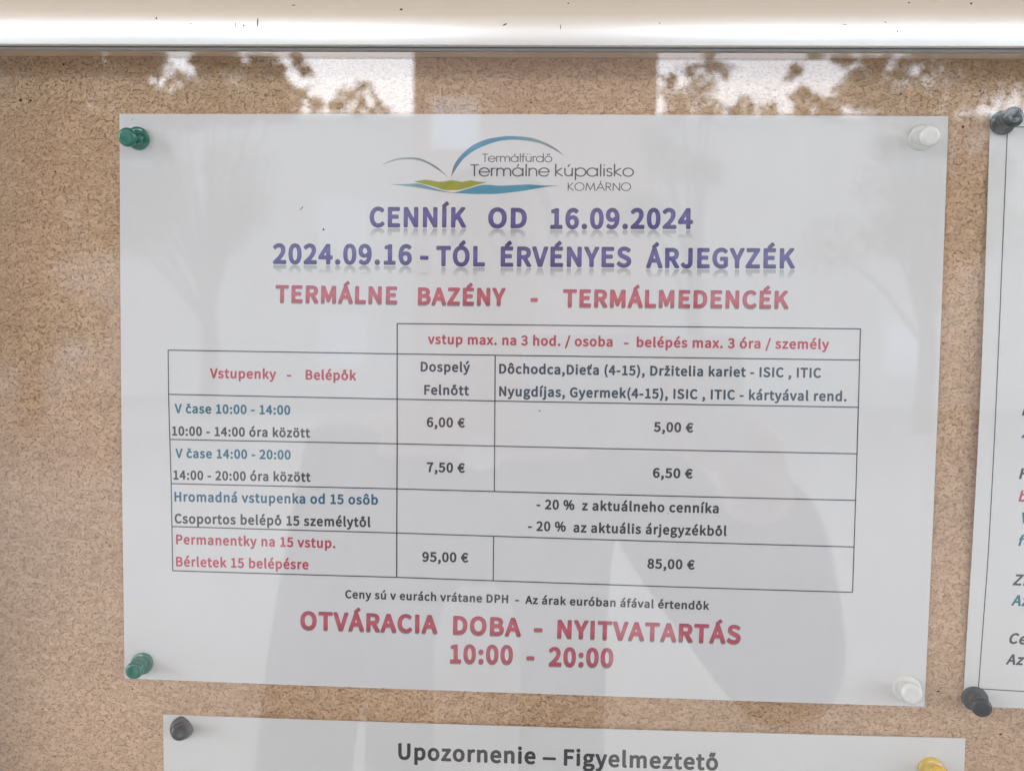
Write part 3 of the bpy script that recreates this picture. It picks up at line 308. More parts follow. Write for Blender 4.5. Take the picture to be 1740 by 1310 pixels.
"g":[867,[428,-308,358,-305,288,-295,232,-279,181,-257,127,-219,94,-181,76,-143,64,-80,72,-30,96,21,140,71,141,84,125,109,111,147,106,185,109,210,125,261,162,312,158,324,123,375,102,425,92,488,100,564,126,627,151,665,189,703,245,741,302,765,358,778,428,783,484,779,540,766,778,766,806,762,821,754,838,728,836,615,820,594,806,586,736,581,733,577,747,514,742,438,721,375,688,324,652,288,610,259,540,229,484,216,428,212,386,214,330,225,320,210,321,198,330,189,344,185,400,180,610,177,666,169,708,158,764,134,809,97,827,71,843,34,853,-30,842,-93,817,-143,778,-190,725,-232,677,-257,582,-290,512,-303],[399,-131,484,-130,554,-113,582,-99,610,-74,620,-55,618,-30,596,-17,554,-11,386,-10,316,-4,286,-42,282,-68,288,-86,302,-101,330,-116],[408,387,442,388,484,406,512,438,525,476,523,526,506,564,477,589,442,601,400,601,369,589,340,564,323,526,322,476,334,438,353,413,370,400]],
"h":[925,[176,0,162,1,138,13,127,25,120,51,121,1036,134,1062,162,1076,302,1078,319,1074,339,1062,353,1036,353,746,358,733,414,760,484,779,540,783,610,777,666,760,715,733,755,695,787,645,806,594,816,544,820,480,819,38,802,13,778,1,764,0,638,0,610,9,595,25,588,51,588,455,583,518,570,556,554,574,526,585,484,586,442,575,414,561,359,518,354,506,354,51,347,25,330,9,302,0]],
"i":[472,[171,0,157,2,138,13,127,25,120,51,120,720,130,746,157,764,311,765,339,750,351,733,354,720,352,38,339,16,311,1],[213,808,185,815,157,828,123,859,109,885,103,910,105,960,123,998,157,1030,185,1044,213,1050,269,1049,311,1034,352,998,366,973,373,948,369,897,351,859,311,825,269,810]],
"j":[472,[89,-298,19,-291,-37,-275,-56,-260,-65,-235,-39,-134,-23,-111,5,-99,75,-110,103,-107,112,-96,119,-70,122,726,137,751,159,764,313,765,341,749,348,738,354,713,354,-20,350,-83,343,-121,320,-184,293,-222,257,-255,215,-277,173,-289],[201,811,173,820,145,836,112,877,100,928,110,978,138,1016,159,1032,187,1044,243,1051,285,1045,313,1033,335,1016,364,978,374,928,367,890,345,852,313,826,285,814,257,808]],
"k":[850,[176,0,162,1,138,13,127,25,120,51,121,1036,134,1062,162,1076,302,1077,317,1074,337,1062,350,1036,351,518,358,506,572,746,588,758,610,766,764,765,792,753,806,733,808,708,793,683,576,442,833,76,840,63,841,38,824,13,792,0,652,0,624,8,605,25,428,288,351,202,351,51,344,25,330,11,302,0]],
"l":[485,[302,-16,260,-12,232,-5,183,22,162,42,142,73,128,111,122,148,120,1033,134,1061,162,1076,316,1075,343,1058,353,1033,354,186,358,180,386,171,409,148,431,35,417,9,400,-2,358,-12]],
"m":[1361,[176,0,162,1,138,13,127,25,120,51,120,720,130,746,145,758,176,766,288,765,316,750,330,721,400,757,442,772,512,783,568,781,610,773,653,758,694,735,736,695,750,696,806,734,862,762,918,778,974,783,1030,779,1100,758,1142,735,1185,695,1212,653,1231,607,1247,531,1250,51,1243,25,1226,9,1198,0,1072,0,1044,7,1024,25,1018,51,1018,455,1014,506,1005,544,990,569,971,581,932,587,902,581,862,562,805,518,801,506,801,51,794,25,778,9,750,0,624,0,610,1,587,13,576,25,569,51,569,455,563,518,554,548,540,570,522,581,484,587,453,581,414,563,358,519,354,506,354,51,347,25,330,9,302,0]],
"n":[929,[176,0,162,1,138,13,127,25,120,51,120,720,130,746,145,758,162,765,288,765,316,750,330,721,414,760,448,771,498,781,540,783,610,777,666,760,708,738,755,695,780,657,806,594,816,544,820,468,820,51,814,25,792,6,764,0,638,0,610,9,595,25,588,51,588,455,583,518,570,556,554,574,526,585,498,587,460,581,428,569,359,518,354,506,354,51,347,25,330,9,302,0]],
"o":[924,[458,-16,388,-10,304,15,240,47,178,97,134,148,95,224,73,300,66,389,73,464,99,553,133,616,178,669,248,724,310,755,388,777,458,783,542,776,612,756,682,721,738,678,791,616,825,553,851,464,858,389,851,300,829,224,789,148,738,89,682,46,612,11,542,-9],[405,186,458,176,500,180,528,190,572,224,597,262,612,300,620,338,623,389,620,426,609,477,591,515,570,544,528,576,500,586,458,590,430,587,402,578,379,565,351,540,334,515,313,464,305,426,302,376,305,338,317,287,332,254,352,224,374,204]],
"p":[943,[176,-282,162,-281,138,-269,127,-257,120,-231,120,716,127,742,139,754,162,765,274,766,288,765,311,754,330,727,386,753,442,772,526,783,610,775,677,754,736,721,792,667,827,615,853,552,870,476,876,388,867,299,846,224,815,160,764,94,708,47,638,10,568,-10,498,-16,428,-8,358,15,353,9,354,-231,347,-257,330,-273,302,-282],[423,186,456,178,484,177,512,180,540,190,568,208,595,236,611,262,626,299,634,337,638,388,636,438,627,489,612,527,595,552,568,574,540,585,498,591,456,584,411,565,355,527,354,224,372,208]],
"r":[627,[176,0,162,1,138,13,127,25,120,51,123,733,145,758,176,766,288,765,316,750,330,721,386,755,456,779,526,783,568,776,596,767,624,748,635,720,610,613,601,594,586,581,568,575,484,585,442,573,417,556,392,531,354,468,354,51,347,25,330,9,302,0]],
"s":[736,[262,-4,206,11,150,33,94,63,48,98,38,123,45,148,105,224,117,237,136,247,164,248,276,186,318,174,374,169,416,174,444,187,462,212,460,237,444,255,411,275,248,336,206,356,164,383,136,408,103,452,87,490,79,540,88,603,102,641,127,679,166,717,220,749,262,766,332,780,388,783,430,781,500,768,584,737,657,692,666,679,671,654,668,641,654,622,598,556,570,541,542,541,444,590,388,598,346,593,318,579,309,565,309,540,319,528,346,511,508,452,556,430,598,404,632,376,662,338,683,287,690,224,683,174,669,136,640,91,598,51,551,22,500,2,430,-12,360,-16]],
"t":[612,[410,-16,340,-11,284,5,231,35,200,64,177,98,156,148,144,212,142,565,130,577,74,579,60,584,46,594,33,616,31,704,36,730,46,744,74,759,144,763,150,768,165,919,184,944,214,954,326,954,353,944,366,932,374,907,374,780,379,768,536,764,564,748,574,730,575,616,559,591,536,579,522,577,382,577,374,565,374,250,382,199,396,181,410,176,452,174,522,191,542,186,560,174,569,161,595,73,597,47,581,22,564,12,480,-9]],
"u":[925,[389,-16,333,-12,277,2,221,29,173,73,148,111,127,161,114,224,109,300,109,717,117,742,137,760,165,766,291,766,319,757,335,742,343,717,343,313,348,250,359,212,375,192,403,181,431,179,473,186,501,198,536,224,574,262,574,717,582,742,599,758,627,766,767,764,795,747,807,717,804,35,795,19,767,2,641,0,613,12,585,44,543,20,487,-2,431,-14]],
"v":[808,[334,0,320,2,298,13,281,38,18,695,12,720,15,733,37,758,68,766,208,765,225,758,240,746,404,301,418,327,575,746,590,758,614,766,740,766,768,760,782,749,793,733,795,708,527,25,516,13,488,1]],
"x":[777,[71,0,43,6,29,16,16,38,18,63,246,392,244,405,40,695,34,720,44,746,59,758,85,766,225,766,253,758,267,746,393,557,407,573,515,746,530,758,561,766,687,766,717,758,740,733,741,708,736,695,531,392,533,379,752,76,761,51,755,25,743,12,715,0,575,0,547,5,524,25,379,234,236,13,211,1]],
"y":[808,[180,-288,138,-285,96,-277,68,-266,52,-250,45,-225,71,-124,82,-105,110,-89,124,-87,180,-98,208,-94,236,-78,273,-35,305,41,303,53,17,698,13,723,16,736,26,750,40,760,68,766,208,765,238,748,418,309,565,723,579,748,596,761,614,766,740,766,768,760,792,736,795,723,791,698,515,-23,473,-111,439,-162,406,-199,348,-245,306,-266,250,-282]],
"z":[745,[98,0,84,1,60,13,44,38,43,114,46,127,378,569,364,577,140,577,112,584,98,594,85,619,85,720,95,746,112,760,140,766,644,766,672,759,689,746,699,720,699,657,691,632,366,202,362,190,658,189,686,181,704,164,711,139,711,51,700,20,686,8,658,0]],
"á":[865,[341,-16,285,-11,229,4,189,22,159,42,128,73,95,123,80,174,75,224,84,287,115,351,149,389,202,426,285,464,355,484,523,514,518,540,504,565,481,582,453,590,425,592,383,588,327,573,229,525,215,521,187,525,173,533,157,553,111,629,107,654,117,676,131,688,201,725,299,761,397,781,410,793,327,865,318,881,319,907,336,932,551,1159,565,1167,593,1171,621,1159,710,1083,725,1058,723,1033,705,1010,475,805,456,793,467,784,523,778,579,763,645,730,697,679,723,641,743,591,757,528,761,464,759,35,747,16,719,1,607,0,574,9,560,22,551,39,467,5,425,-7],[364,174,397,174,439,183,481,202,523,229,529,237,527,338,509,338,453,328,397,313,355,296,324,275,307,250,304,224,310,199,327,183]],
"é":[853,[472,-16,388,-8,318,10,262,37,191,85,136,147,94,224,73,300,66,389,73,464,95,540,127,603,189,679,236,717,304,754,374,775,417,780,319,869,313,881,313,907,330,932,542,1156,556,1166,584,1171,616,1159,704,1083,720,1058,718,1033,698,1008,471,805,452,793,472,782,528,777,598,757,654,728,713,679,750,629,779,565,796,490,801,426,799,376,792,338,783,325,766,313,752,309,318,308,308,300,330,250,351,224,383,199,416,183,458,174,528,174,584,188,654,221,682,224,710,212,721,199,765,123,771,98,761,73,747,60,696,33,636,9,584,-5,514,-15],[311,490,318,485,570,485,576,490,572,515,561,540,542,565,514,584,486,593,458,595,416,590,374,572,332,532]],
"í":[472,[181,0,153,4,138,13,127,25,120,51,120,720,125,737,139,754,167,766,307,766,335,754,349,736,354,720,352,38,336,13,307,0],[195,792,111,861,98,885,100,910,111,926,335,1162,363,1171,391,1166,501,1074,509,1049,503,1027,251,800,223,788]],
"ó":[924,[458,-16,388,-10,318,9,248,42,190,85,136,147,100,212,73,300,66,389,73,464,99,553,133,616,188,679,248,724,304,752,388,777,425,780,415,793,332,864,322,881,323,907,340,932,556,1159,570,1167,598,1171,626,1160,716,1083,732,1058,730,1033,710,1008,481,805,462,793,472,785,542,776,612,756,668,729,738,678,791,616,825,553,851,464,858,389,851,300,829,224,797,161,734,85,682,46,612,11,542,-9],[405,186,458,176,500,180,528,190,572,224,597,262,612,300,620,338,623,389,620,426,609,477,591,515,570,544,528,576,500,586,458,590,430,587,402,578,379,565,351,540,334,515,313,464,305,426,302,376,305,338,317,287,332,254,352,224,374,204]],
"ô":[924,[458,-16,388,-10,304,15,240,47,178,97,134,148,95,224,73,300,66,389,73,464,99,553,133,616,178,669,248,724,310,755,388,777,458,783,542,776,612,756,682,721,738,678,791,616,825,553,851,464,858,389,851,300,829,224,789,148,738,89,682,46,612,11,542,-9],[405,186,458,176,500,180,528,190,572,224,597,262,612,300,620,338,623,389,620,426,609,477,591,515,570,544,528,576,500,586,458,590,430,587,402,578,379,565,351,540,334,515,313,464,305,426,302,376,305,338,317,287,332,254,352,224,374,204],[248,791,192,837,178,854,172,869,176,894,356,1096,372,1109,388,1115,528,1116,556,1107,739,907,752,881,748,856,738,842,679,793,654,783,640,782,611,793,472,912,458,918,304,787,276,782]],
"ö":[924,[458,-16,388,-10,304,15,240,47,178,97,134,148,95,224,73,300,66,389,73,464,99,553,133,616,178,669,248,724,310,755,388,777,458,783,542,776,612,756,682,721,738,678,791,616,825,553,851,464,858,389,851,300,829,224,789,148,738,89,682,46,612,11,542,-9],[405,186,458,176,500,180,528,190,572,224,597,262,612,300,620,338,623,389,620,426,609,477,591,515,570,544,528,576,500,586,458,590,430,587,402,578,379,565,351,540,334,515,313,464,305,426,302,376,305,338,317,287,332,254,352,224,374,204],[276,815,248,826,223,843,196,881,187,919,189,944,196,970,223,1008,262,1032,290,1040,318,1042,360,1035,388,1023,408,1008,436,970,443,944,445,919,436,881,408,843,374,821,346,812,318,809],[570,814,542,825,515,843,488,881,479,919,481,944,488,970,516,1008,556,1032,584,1040,612,1042,654,1035,682,1022,700,1008,728,970,735,944,737,919,728,881,700,843,668,822,640,812,612,809]],
"ú":[925,[389,-16,333,-12,277,2,221,29,173,73,148,111,127,161,114,224,109,300,109,717,117,742,137,760,165,766,291,766,319,757,335,742,343,717,343,313,348,250,359,212,375,192,403,181,431,179,473,186,501,198,536,224,574,262,574,717,582,742,599,758,627,766,767,764,795,747,807,717,804,35,795,19,767,2,641,0,613,12,585,44,543,20,487,-2,431,-14],[417,793,330,869,322,894,330,919,556,1159,585,1171,613,1167,716,1083,732,1058,730,1033,711,1009,473,799,445,788]],
"ý":[808,[180,-288,138,-285,96,-277,68,-266,52,-250,45,-225,71,-124,82,-105,110,-89,124,-87,180,-98,208,-94,236,-78,273,-35,305,41,303,53,17,698,13,723,16,736,26,750,40,760,68,766,208,765,238,748,418,309,565,723,579,748,596,761,614,766,740,766,768,760,792,736,795,723,791,698,515,-23,473,-111,439,-162,406,-199,348,-245,306,-266,250,-282],[376,792,362,799,291,862,279,887,283,912,505,1153,530,1169,558,1170,572,1166,681,1077,691,1051,685,1026,432,800,404,789]],
"č":[793,[374,-7,304,13,236,47,178,94,132,148,94,223,73,300,66,389,73,464,100,553,135,616,179,666,248,721,351,768,235,894,216,919,209,944,209,970,226,1008,262,1036,290,1045,318,1046,360,1033,416,985,444,1016,466,1033,500,1045,528,1046,570,1033,598,1010,613,982,617,944,602,907,501,793,514,782,556,775,623,755,682,725,738,680,744,666,743,641,672,553,656,540,640,534,612,536,542,578,500,590,444,587,388,564,348,528,318,473,306,426,302,389,308,325,318,287,337,250,371,212,402,192,444,179,486,176,514,179,570,199,626,235,640,240,668,239,682,233,702,212,756,136,760,111,747,85,710,57,654,26,584,0,542,-9,472,-16]],
"ő":[924,[383,-9,313,11,243,45,181,93,131,155,96,220,74,296,66,384,74,472,103,561,131,612,183,675,257,729,313,756,382,776,369,785,327,785,299,793,271,815,252,852,255,889,328,1054,341,1066,369,1082,397,1087,425,1085,453,1074,467,1063,484,1041,495,1018,513,1054,537,1074,565,1085,607,1086,635,1075,661,1054,674,1028,676,991,607,826,583,801,541,776,607,758,677,724,741,675,793,611,827,548,850,472,858,384,850,296,828,220,789,148,743,93,677,43,607,9,537,-10,467,-16],[419,182,453,176,495,179,523,188,551,204,579,232,595,258,611,296,620,333,623,384,619,435,610,472,594,510,577,536,551,562,523,578,495,587,467,590,425,586,397,576,373,561,348,536,331,510,315,472,306,435,302,384,305,333,314,296,330,258,346,232,370,207,397,190],[373,788,383,777,481,782,496,788,471,801,457,814,439,847,411,812]],
"ť":[652,[410,-16,340,-11,274,9,242,27,203,60,172,107,156,148,144,212,142,565,130,577,74,579,60,584,38,603,31,629,32,717,44,742,60,754,74,759,144,763,150,768,165,919,184,944,214,954,326,954,354,944,368,928,374,907,374,780,379,768,442,768,408,805,399,843,429,1033,443,1058,466,1079,494,1091,536,1095,564,1088,593,1071,613,1046,624,1008,595,818,582,793,554,768,556,755,574,730,576,717,575,616,559,591,536,579,382,577,374,565,375,237,382,199,396,181,410,176,452,174,522,191,542,186,560,174,569,161,595,73,597,47,581,22,564,12,480,-9]],
"ž":[745,[98,0,84,1,60,13,44,38,43,114,46,127,378,569,364,577,126,579,98,594,89,607,85,632,85,720,95,746,110,758,140,766,294,766,310,771,186,910,172,948,177,986,193,1011,206,1024,224,1035,252,1044,294,1044,322,1033,378,984,416,1024,437,1036,476,1046,518,1040,548,1024,570,998,580,973,579,935,560,900,443,771,462,766,644,766,672,759,689,746,699,720,697,645,686,626,366,202,362,190,658,189,686,181,700,168,709,152,710,38,693,13,672,2,658,0]],
"–":[828,[113,308,99,309,75,321,64,333,57,359,60,447,71,465,99,480,715,482,748,472,769,447,770,346,753,321,729,309]],
"€":[854,[533,-16,463,-10,393,8,315,47,267,85,212,148,175,212,141,313,127,323,71,324,43,339,29,363,29,439,43,464,64,477,31,515,29,591,37,616,57,633,71,638,127,643,139,654,149,692,174,755,219,831,267,884,323,927,407,967,477,985,561,991,603,988,645,979,701,958,743,935,795,894,827,860,834,843,832,818,813,794,743,734,715,723,682,730,631,775,603,793,561,803,519,801,491,793,463,779,432,755,412,730,390,692,376,654,379,650,393,647,715,644,738,629,747,616,750,603,751,528,743,505,729,491,715,484,668,477,688,452,690,363,676,338,659,327,631,323,393,323,380,313,407,254,429,224,457,199,491,182,547,173,589,180,631,201,698,262,729,268,757,258,830,199,842,186,850,161,843,136,809,98,771,64,715,27,673,8,631,-5,589,-12]]},
"ho":{
"-":[585,[105,299,73,315,63,329,57,353,59,452,76,477,91,487,119,493,469,493,497,486,511,477,525,459,530,440,528,340,513,315,497,304,469,297]],
".":[491,[212,-12,184,-4,156,10,134,27,114,52,95,102,96,152,118,201,158,239,212,260,240,263,282,259,332,239,372,201,395,152,397,127,393,89,384,64,368,40,352,23,324,4,268,-14]],
"0":[869,[390,-11,348,-6,264,27,208,66,155,127,114,201,85,289,68,388,62,513,68,613,84,712,113,799,154,874,209,936,278,982,348,1006,432,1016,516,1007,600,977,660,936,716,874,757,799,786,712,803,613,808,500,802,388,785,289,756,201,712,123,660,64,586,17,516,-7,432,-16],[412,189,446,186,474,196,496,214,521,251,537,289,552,351,560,413,564,500,561,588,552,650,533,725,516,762,488,797,460,813,432,817,404,811,376,792,354,762,337,725,318,650,309,588,306,513,310,413,320,341,333,289,356,239,374,214,390,200]],
"1":[869,[162,1,134,15,115,43,114,155,126,180,140,192,162,201,330,203,338,217,335,753,330,756,218,756,190,764,176,774,160,803,159,877,163,902,176,920,190,930,316,960,414,999,540,998,568,983,585,952,586,217,590,205,596,203,736,202,764,190,778,174,786,155,785,43,778,28,764,13,750,5,722,0]],
"2":[869,[97,3,70,18,55,43,54,118,59,143,69,156,279,333,351,404,416,479,460,541,487,591,507,653,511,703,502,753,475,790,447,806,391,815,349,810,321,800,279,775,209,718,195,713,167,714,139,729,57,803,48,828,53,853,88,890,139,931,209,973,265,995,349,1013,405,1016,475,1011,545,995,612,965,647,940,671,919,706,877,734,828,749,778,758,691,752,628,729,554,686,466,643,401,584,329,475,217,489,207,741,206,769,202,783,195,798,180,807,155,807,55,800,30,790,18,771,6,741,0]],
"4":[869,[503,2,475,17,459,43,458,230,454,242,447,245,69,247,41,260,26,280,21,304,21,379,32,404,449,977,463,990,489,999,643,1000,671,991,685,979,698,952,699,453,713,444,788,441,811,431,824,417,833,392,832,292,820,267,797,251,783,246,699,242,699,55,692,30,683,18,663,6,643,0],[336,454,349,444,363,444,447,444,458,454,458,578,456,591,447,602]],
"6":[869,[412,-11,384,-8,314,14,244,54,180,114,131,189,97,276,77,376,70,476,80,613,102,712,144,812,197,887,253,936,328,981,412,1007,496,1016,552,1013,622,999,660,986,734,946,790,897,798,874,790,843,709,762,678,748,650,748,636,753,580,795,538,811,510,814,482,812,440,802,412,787,375,750,352,712,333,662,328,636,342,634,398,653,440,660,482,662,552,656,608,643,664,619,720,579,765,525,795,463,812,388,816,326,810,264,788,189,761,139,720,89,664,42,608,13,538,-9,468,-16],[427,189,454,184,482,184,522,201,553,239,570,289,571,363,557,413,541,438,527,451,510,460,482,467,440,469,385,451,342,421,321,401,318,388,331,314,350,264,385,214]],
"9":[869,[312,-11,256,0,214,14,141,52,82,102,73,127,78,152,160,239,182,251,200,255,228,250,284,211,340,190,396,189,438,202,466,220,495,251,517,289,542,363,536,369,480,350,424,339,326,342,246,363,200,385,158,416,105,476,75,538,59,600,54,662,60,737,82,812,109,862,158,921,210,961,270,991,340,1010,410,1015,480,1009,564,984,634,943,694,887,737,824,774,737,795,637,801,538,792,401,767,289,731,201,676,119,619,64,536,16,466,-6,382,-16],[367,538,382,533,424,531,466,542,521,575,556,613,539,700,517,750,500,774,480,794,438,815,396,818,368,812,354,804,326,777,305,737,296,675,303,613,312,588,328,563,342,550]],
":":[491,[212,-12,184,-4,156,10,134,27,114,52,95,102,96,152,118,201,158,239,212,260,240,263,282,259,332,239,372,201,395,152,397,127,393,89,384,64,368,40,352,23,324,4,268,-14],[226,475,170,491,126,525,109,550,99,575,93,613,96,637,115,687,136,712,156,727,184,742,212,750,268,752,324,734,366,700,382,675,392,650,397,613,395,588,374,538,336,500,310,486,282,477]],
"A":[941,[47,1,19,15,6,30,1,43,1,68,342,965,355,983,383,998,537,1000,565,995,590,977,603,952,936,80,942,55,935,30,915,10,887,0,747,0,719,5,701,18,691,30,606,267,593,272,341,272,327,263,249,43,234,18,215,6,187,0],[404,479,411,472,425,471,523,471,532,479,467,660]],
"B":[1008,[180,1,148,18,138,31,132,55,132,940,138,968,158,990,194,1000,558,997,656,983,712,968,768,943,824,902,854,865,866,848,888,790,895,728,885,653,864,603,819,541,872,504,906,466,934,417,945,379,953,317,946,255,920,180,880,124,824,77,754,41,684,19,600,4,516,0],[383,205,390,200,544,202,600,211,656,231,684,255,701,292,702,342,692,367,682,379,656,398,600,416,544,423,390,425,381,417],[382,628,390,623,516,625,558,630,600,643,628,661,642,683,647,715,639,753,631,765,614,778,558,795,474,801,390,801,381,790]],
"C":[982,[513,-11,471,-7,373,20,289,62,211,127,152,201,109,289,82,388,73,500,81,600,111,712,155,799,215,874,289,934,373,978,471,1006,569,1015,625,1013,723,993,765,978,820,949,863,919,900,887,913,862,912,837,896,812,835,747,821,734,793,724,765,726,751,732,709,765,667,789,625,803,597,806,513,798,471,783,429,757,401,731,369,687,347,637,332,575,327,500,331,438,347,363,369,314,401,267,431,239,485,210,527,198,569,194,597,194,639,201,699,226,779,287,793,292,821,292,853,276,925,201,934,189,939,164,931,139,891,100,821,49,765,21,681,-5,625,-13,569,-16]],
"D":[1050,[180,1,148,18,138,31,132,55,132,940,138,968,152,985,180,999,446,1000,572,990,670,967,754,930,838,869,902,790,944,703,967,616,976,504,967,392,940,292,904,217,833,130,768,80,670,34,572,10,460,1],[385,205,432,203,502,208,558,221,614,248,651,280,679,317,702,367,717,429,722,504,717,578,701,641,677,691,648,728,614,755,558,781,502,794,390,798,381,790,381,217]],
"E":[915,[180,1,148,18,138,31,132,55,132,940,138,968,158,990,194,1000,768,1000,796,995,810,987,824,971,831,940,830,840,817,815,796,800,768,795,390,795,383,790,381,641,385,628,698,626,726,620,748,603,760,578,760,479,756,454,747,441,732,429,712,421,390,420,384,417,381,217,390,207,782,206,810,201,837,180,846,155,846,55,840,30,830,18,811,6,782,0]],
"G":[1052,[527,-11,471,-5,387,18,291,64,214,127,153,201,109,289,82,388,73,500,83,613,111,712,157,799,218,874,289,930,387,980,485,1007,597,1016,653,1013,751,992,799,974,867,936,919,896,938,874,943,849,935,824,854,737,821,724,793,726,779,732,737,765,695,789,625,806,541,802,485,786,440,762,401,727,371,687,348,637,332,575,327,500,331,438,348,363,370,314,401,271,437,239,483,214,541,198,597,193,639,196,695,209,709,214,717,226,715,363,709,368,555,369,534,376,518,388,509,401,504,426,505,525,513,545,541,567,569,572,891,572,919,567,944,550,956,525,957,139,947,113,906,77,863,50,793,19,737,2,653,-12,583,-16]],
"I":[511,[180,1,148,18,138,31,132,55,132,952,138,968,152,985,180,999,334,998,362,985,376,967,381,952,380,43,362,15,334,2]],
"J":[841,[314,-11,230,8,188,26,144,52,101,89,51,152,42,177,46,201,55,214,76,230,160,285,188,293,216,290,230,283,286,221,328,198,356,194,398,196,426,206,440,218,456,251,466,326,469,961,487,986,516,999,650,1000,678,996,706,976,717,949,717,314,712,251,697,189,676,139,636,83,594,46,538,14,454,-10,384,-16]],
"K":[993,[180,1,148,18,138,31,132,55,132,940,136,965,143,977,166,994,194,1000,334,998,355,990,369,977,381,952,381,678,382,666,390,657,705,990,726,998,754,1000,894,999,920,990,936,975,945,952,943,927,936,915,647,603,987,80,994,55,987,30,964,8,936,0,782,1,754,11,736,30,488,413,474,415,382,317,381,55,374,30,362,15,334,2]],
"L":[852,[180,1,148,18,138,31,132,55,132,952,138,968,152,985,180,999,334,998,362,985,376,967,381,952,381,217,390,207,754,206,782,202,798,192,816,167,817,43,803,18,784,6,768,1]],
"M":[1219,[180,1,148,18,138,31,132,55,132,940,136,965,143,977,166,994,194,1000,348,1000,376,993,395,977,600,475,614,458,824,977,838,990,866,999,1034,1000,1062,990,1084,965,1088,940,1088,55,1076,23,1062,10,1034,0,908,0,880,6,853,30,846,55,846,417,838,443,704,118,693,105,670,93,572,90,544,94,523,105,512,118,376,448,369,429,369,55,362,30,348,14,320,1]],
"N":[1098,[180,1,148,18,138,31,132,55,132,940,136,965,143,977,166,994,194,1000,334,999,362,987,381,965,712,457,721,466,722,479,722,940,726,965,748,990,782,1000,908,1000,936,992,950,982,962,965,966,940,966,55,960,30,936,8,908,0,768,0,748,6,729,18,376,558,373,43,358,18,339,6,320,0]],
"O":[1124,[499,-10,457,-6,359,24,275,70,205,131,152,201,107,295,83,388,74,513,82,613,107,712,149,799,207,874,275,932,359,977,457,1006,569,1015,667,1006,765,977,849,932,917,874,975,799,1016,712,1042,613,1051,500,1041,388,1015,289,972,201,915,127,841,64,751,18,653,-8,569,-15],[503,201,555,194,611,198,653,212,695,238,732,276,756,314,777,363,791,426,797,500,792,575,778,637,758,687,724,737,695,764,653,789,611,802,555,806,513,802,471,789,429,764,400,737,366,687,345,637,332,575,327,500,333,426,347,363,368,314,392,276,429,237,471,212]],
"R":[978,[180,1,148,18,138,31,132,55,132,940,138,968,158,990,194,1000,502,1000,586,997,656,986,740,961,796,932,838,899,883,840,910,765,917,691,913,641,900,591,868,529,839,491,796,455,725,417,728,404,939,80,946,55,939,30,922,12,894,1,740,0,712,7,687,30,470,367,460,377,404,377,390,377,381,367,381,55,374,30,362,15,334,2],[388,578,544,581,600,595,628,609,656,641,664,666,666,715,653,753,628,775,572,792,488,799,390,798,381,790,381,591]],
"S":[925,[401,-12,345,-3,261,20,205,44,149,76,70,139,60,164,63,189,70,201,155,289,177,301,191,303,219,299,233,292,303,240,373,209,415,198,471,193,541,201,583,219,606,239,619,276,614,314,597,336,569,355,303,464,233,503,189,538,156,575,135,608,114,662,106,725,111,774,132,837,165,887,217,936,275,971,331,993,401,1009,485,1016,541,1012,616,999,667,983,709,965,760,936,810,899,833,874,838,849,830,824,751,738,737,730,709,725,681,731,611,777,555,798,485,807,429,801,401,792,373,774,360,750,362,712,381,687,415,665,681,558,751,518,793,483,831,438,856,388,866,351,872,301,866,239,846,177,807,117,751,66,695,32,625,5,555,-10,471,-16]],
"T":[929,[378,4,350,24,339,55,339,790,322,795,98,795,67,803,50,815,37,840,36,940,40,965,62,990,98,1000,826,1000,854,996,881,977,892,952,892,840,882,820,868,806,840,796,602,795,591,790,590,55,583,30,560,8,532,0,406,0]],
"V":[896,[351,5,331,18,316,43,-2,927,-4,952,-1,965,21,990,57,1000,197,1000,225,990,240,977,252,952,449,361,463,390,659,973,676,990,701,999,841,1000,869,994,883,984,898,965,902,952,899,927,578,30,561,12,533,1,379,0]],
"Y":[836,[335,3,307,20,294,43,293,55,290,392,-1,921,-7,940,-3,965,13,985,41,999,195,1000,224,990,246,965,419,627,601,977,615,990,643,1000,783,1000,811,994,825,984,839,965,843,952,840,927,545,392,542,55,535,30,517,11,489,1]],
"Z":[934,[110,1,82,15,64,43,62,118,66,143,535,790,516,795,166,795,141,803,124,815,111,840,110,952,122,977,138,991,166,1000,810,1000,838,993,858,977,869,952,870,877,862,853,401,217,404,210,418,206,810,206,838,202,866,181,876,155,876,55,866,25,838,4,810,0]],
"Á":[941,[47,1,19,15,6,30,1,43,1,68,341,964,364,990,359,1002,328,1039,326,1064,330,1077,351,1102,565,1276,593,1287,621,1285,649,1269,724,1189,735,1164,733,1139,714,1114,548,1002,579,987,598,965,936,80,942,55,935,30,915,10,887,0,747,0,719,5,701,18,691,30,606,267,593,272,341,272,327,263,249,43,234,18,215,6,187,0],[404,479,411,472,425,471,523,471,532,479,467,660]],
"É":[915,[180,1,148,18,138,31,132,55,132,940,136,965,152,985,180,999,384,1002,362,1030,354,1052,358,1077,366,1089,594,1276,628,1288,656,1283,683,1264,752,1189,764,1164,761,1139,740,1112,580,1002,768,1000,796,995,810,987,824,971,831,952,831,853,826,828,800,803,768,795,390,795,383,790,381,778,381,641,390,626,698,626,726,620,748,603,760,578,760,466,754,451,740,434,712,421,390,420,384,417,381,217,390,207,782,206,810,201,825,192,843,167,845,43,838,27,824,13,810,5,782,0]],
"Í":[511,[176,2,148,18,138,30,132,55,132,940,136,965,158,990,120,1033,114,1064,120,1080,134,1097,344,1269,372,1285,400,1287,429,1276,500,1201,519,1176,523,1151,513,1127,501,1114,335,1002,369,977,381,952,380,43,365,18,346,6,330,1]],
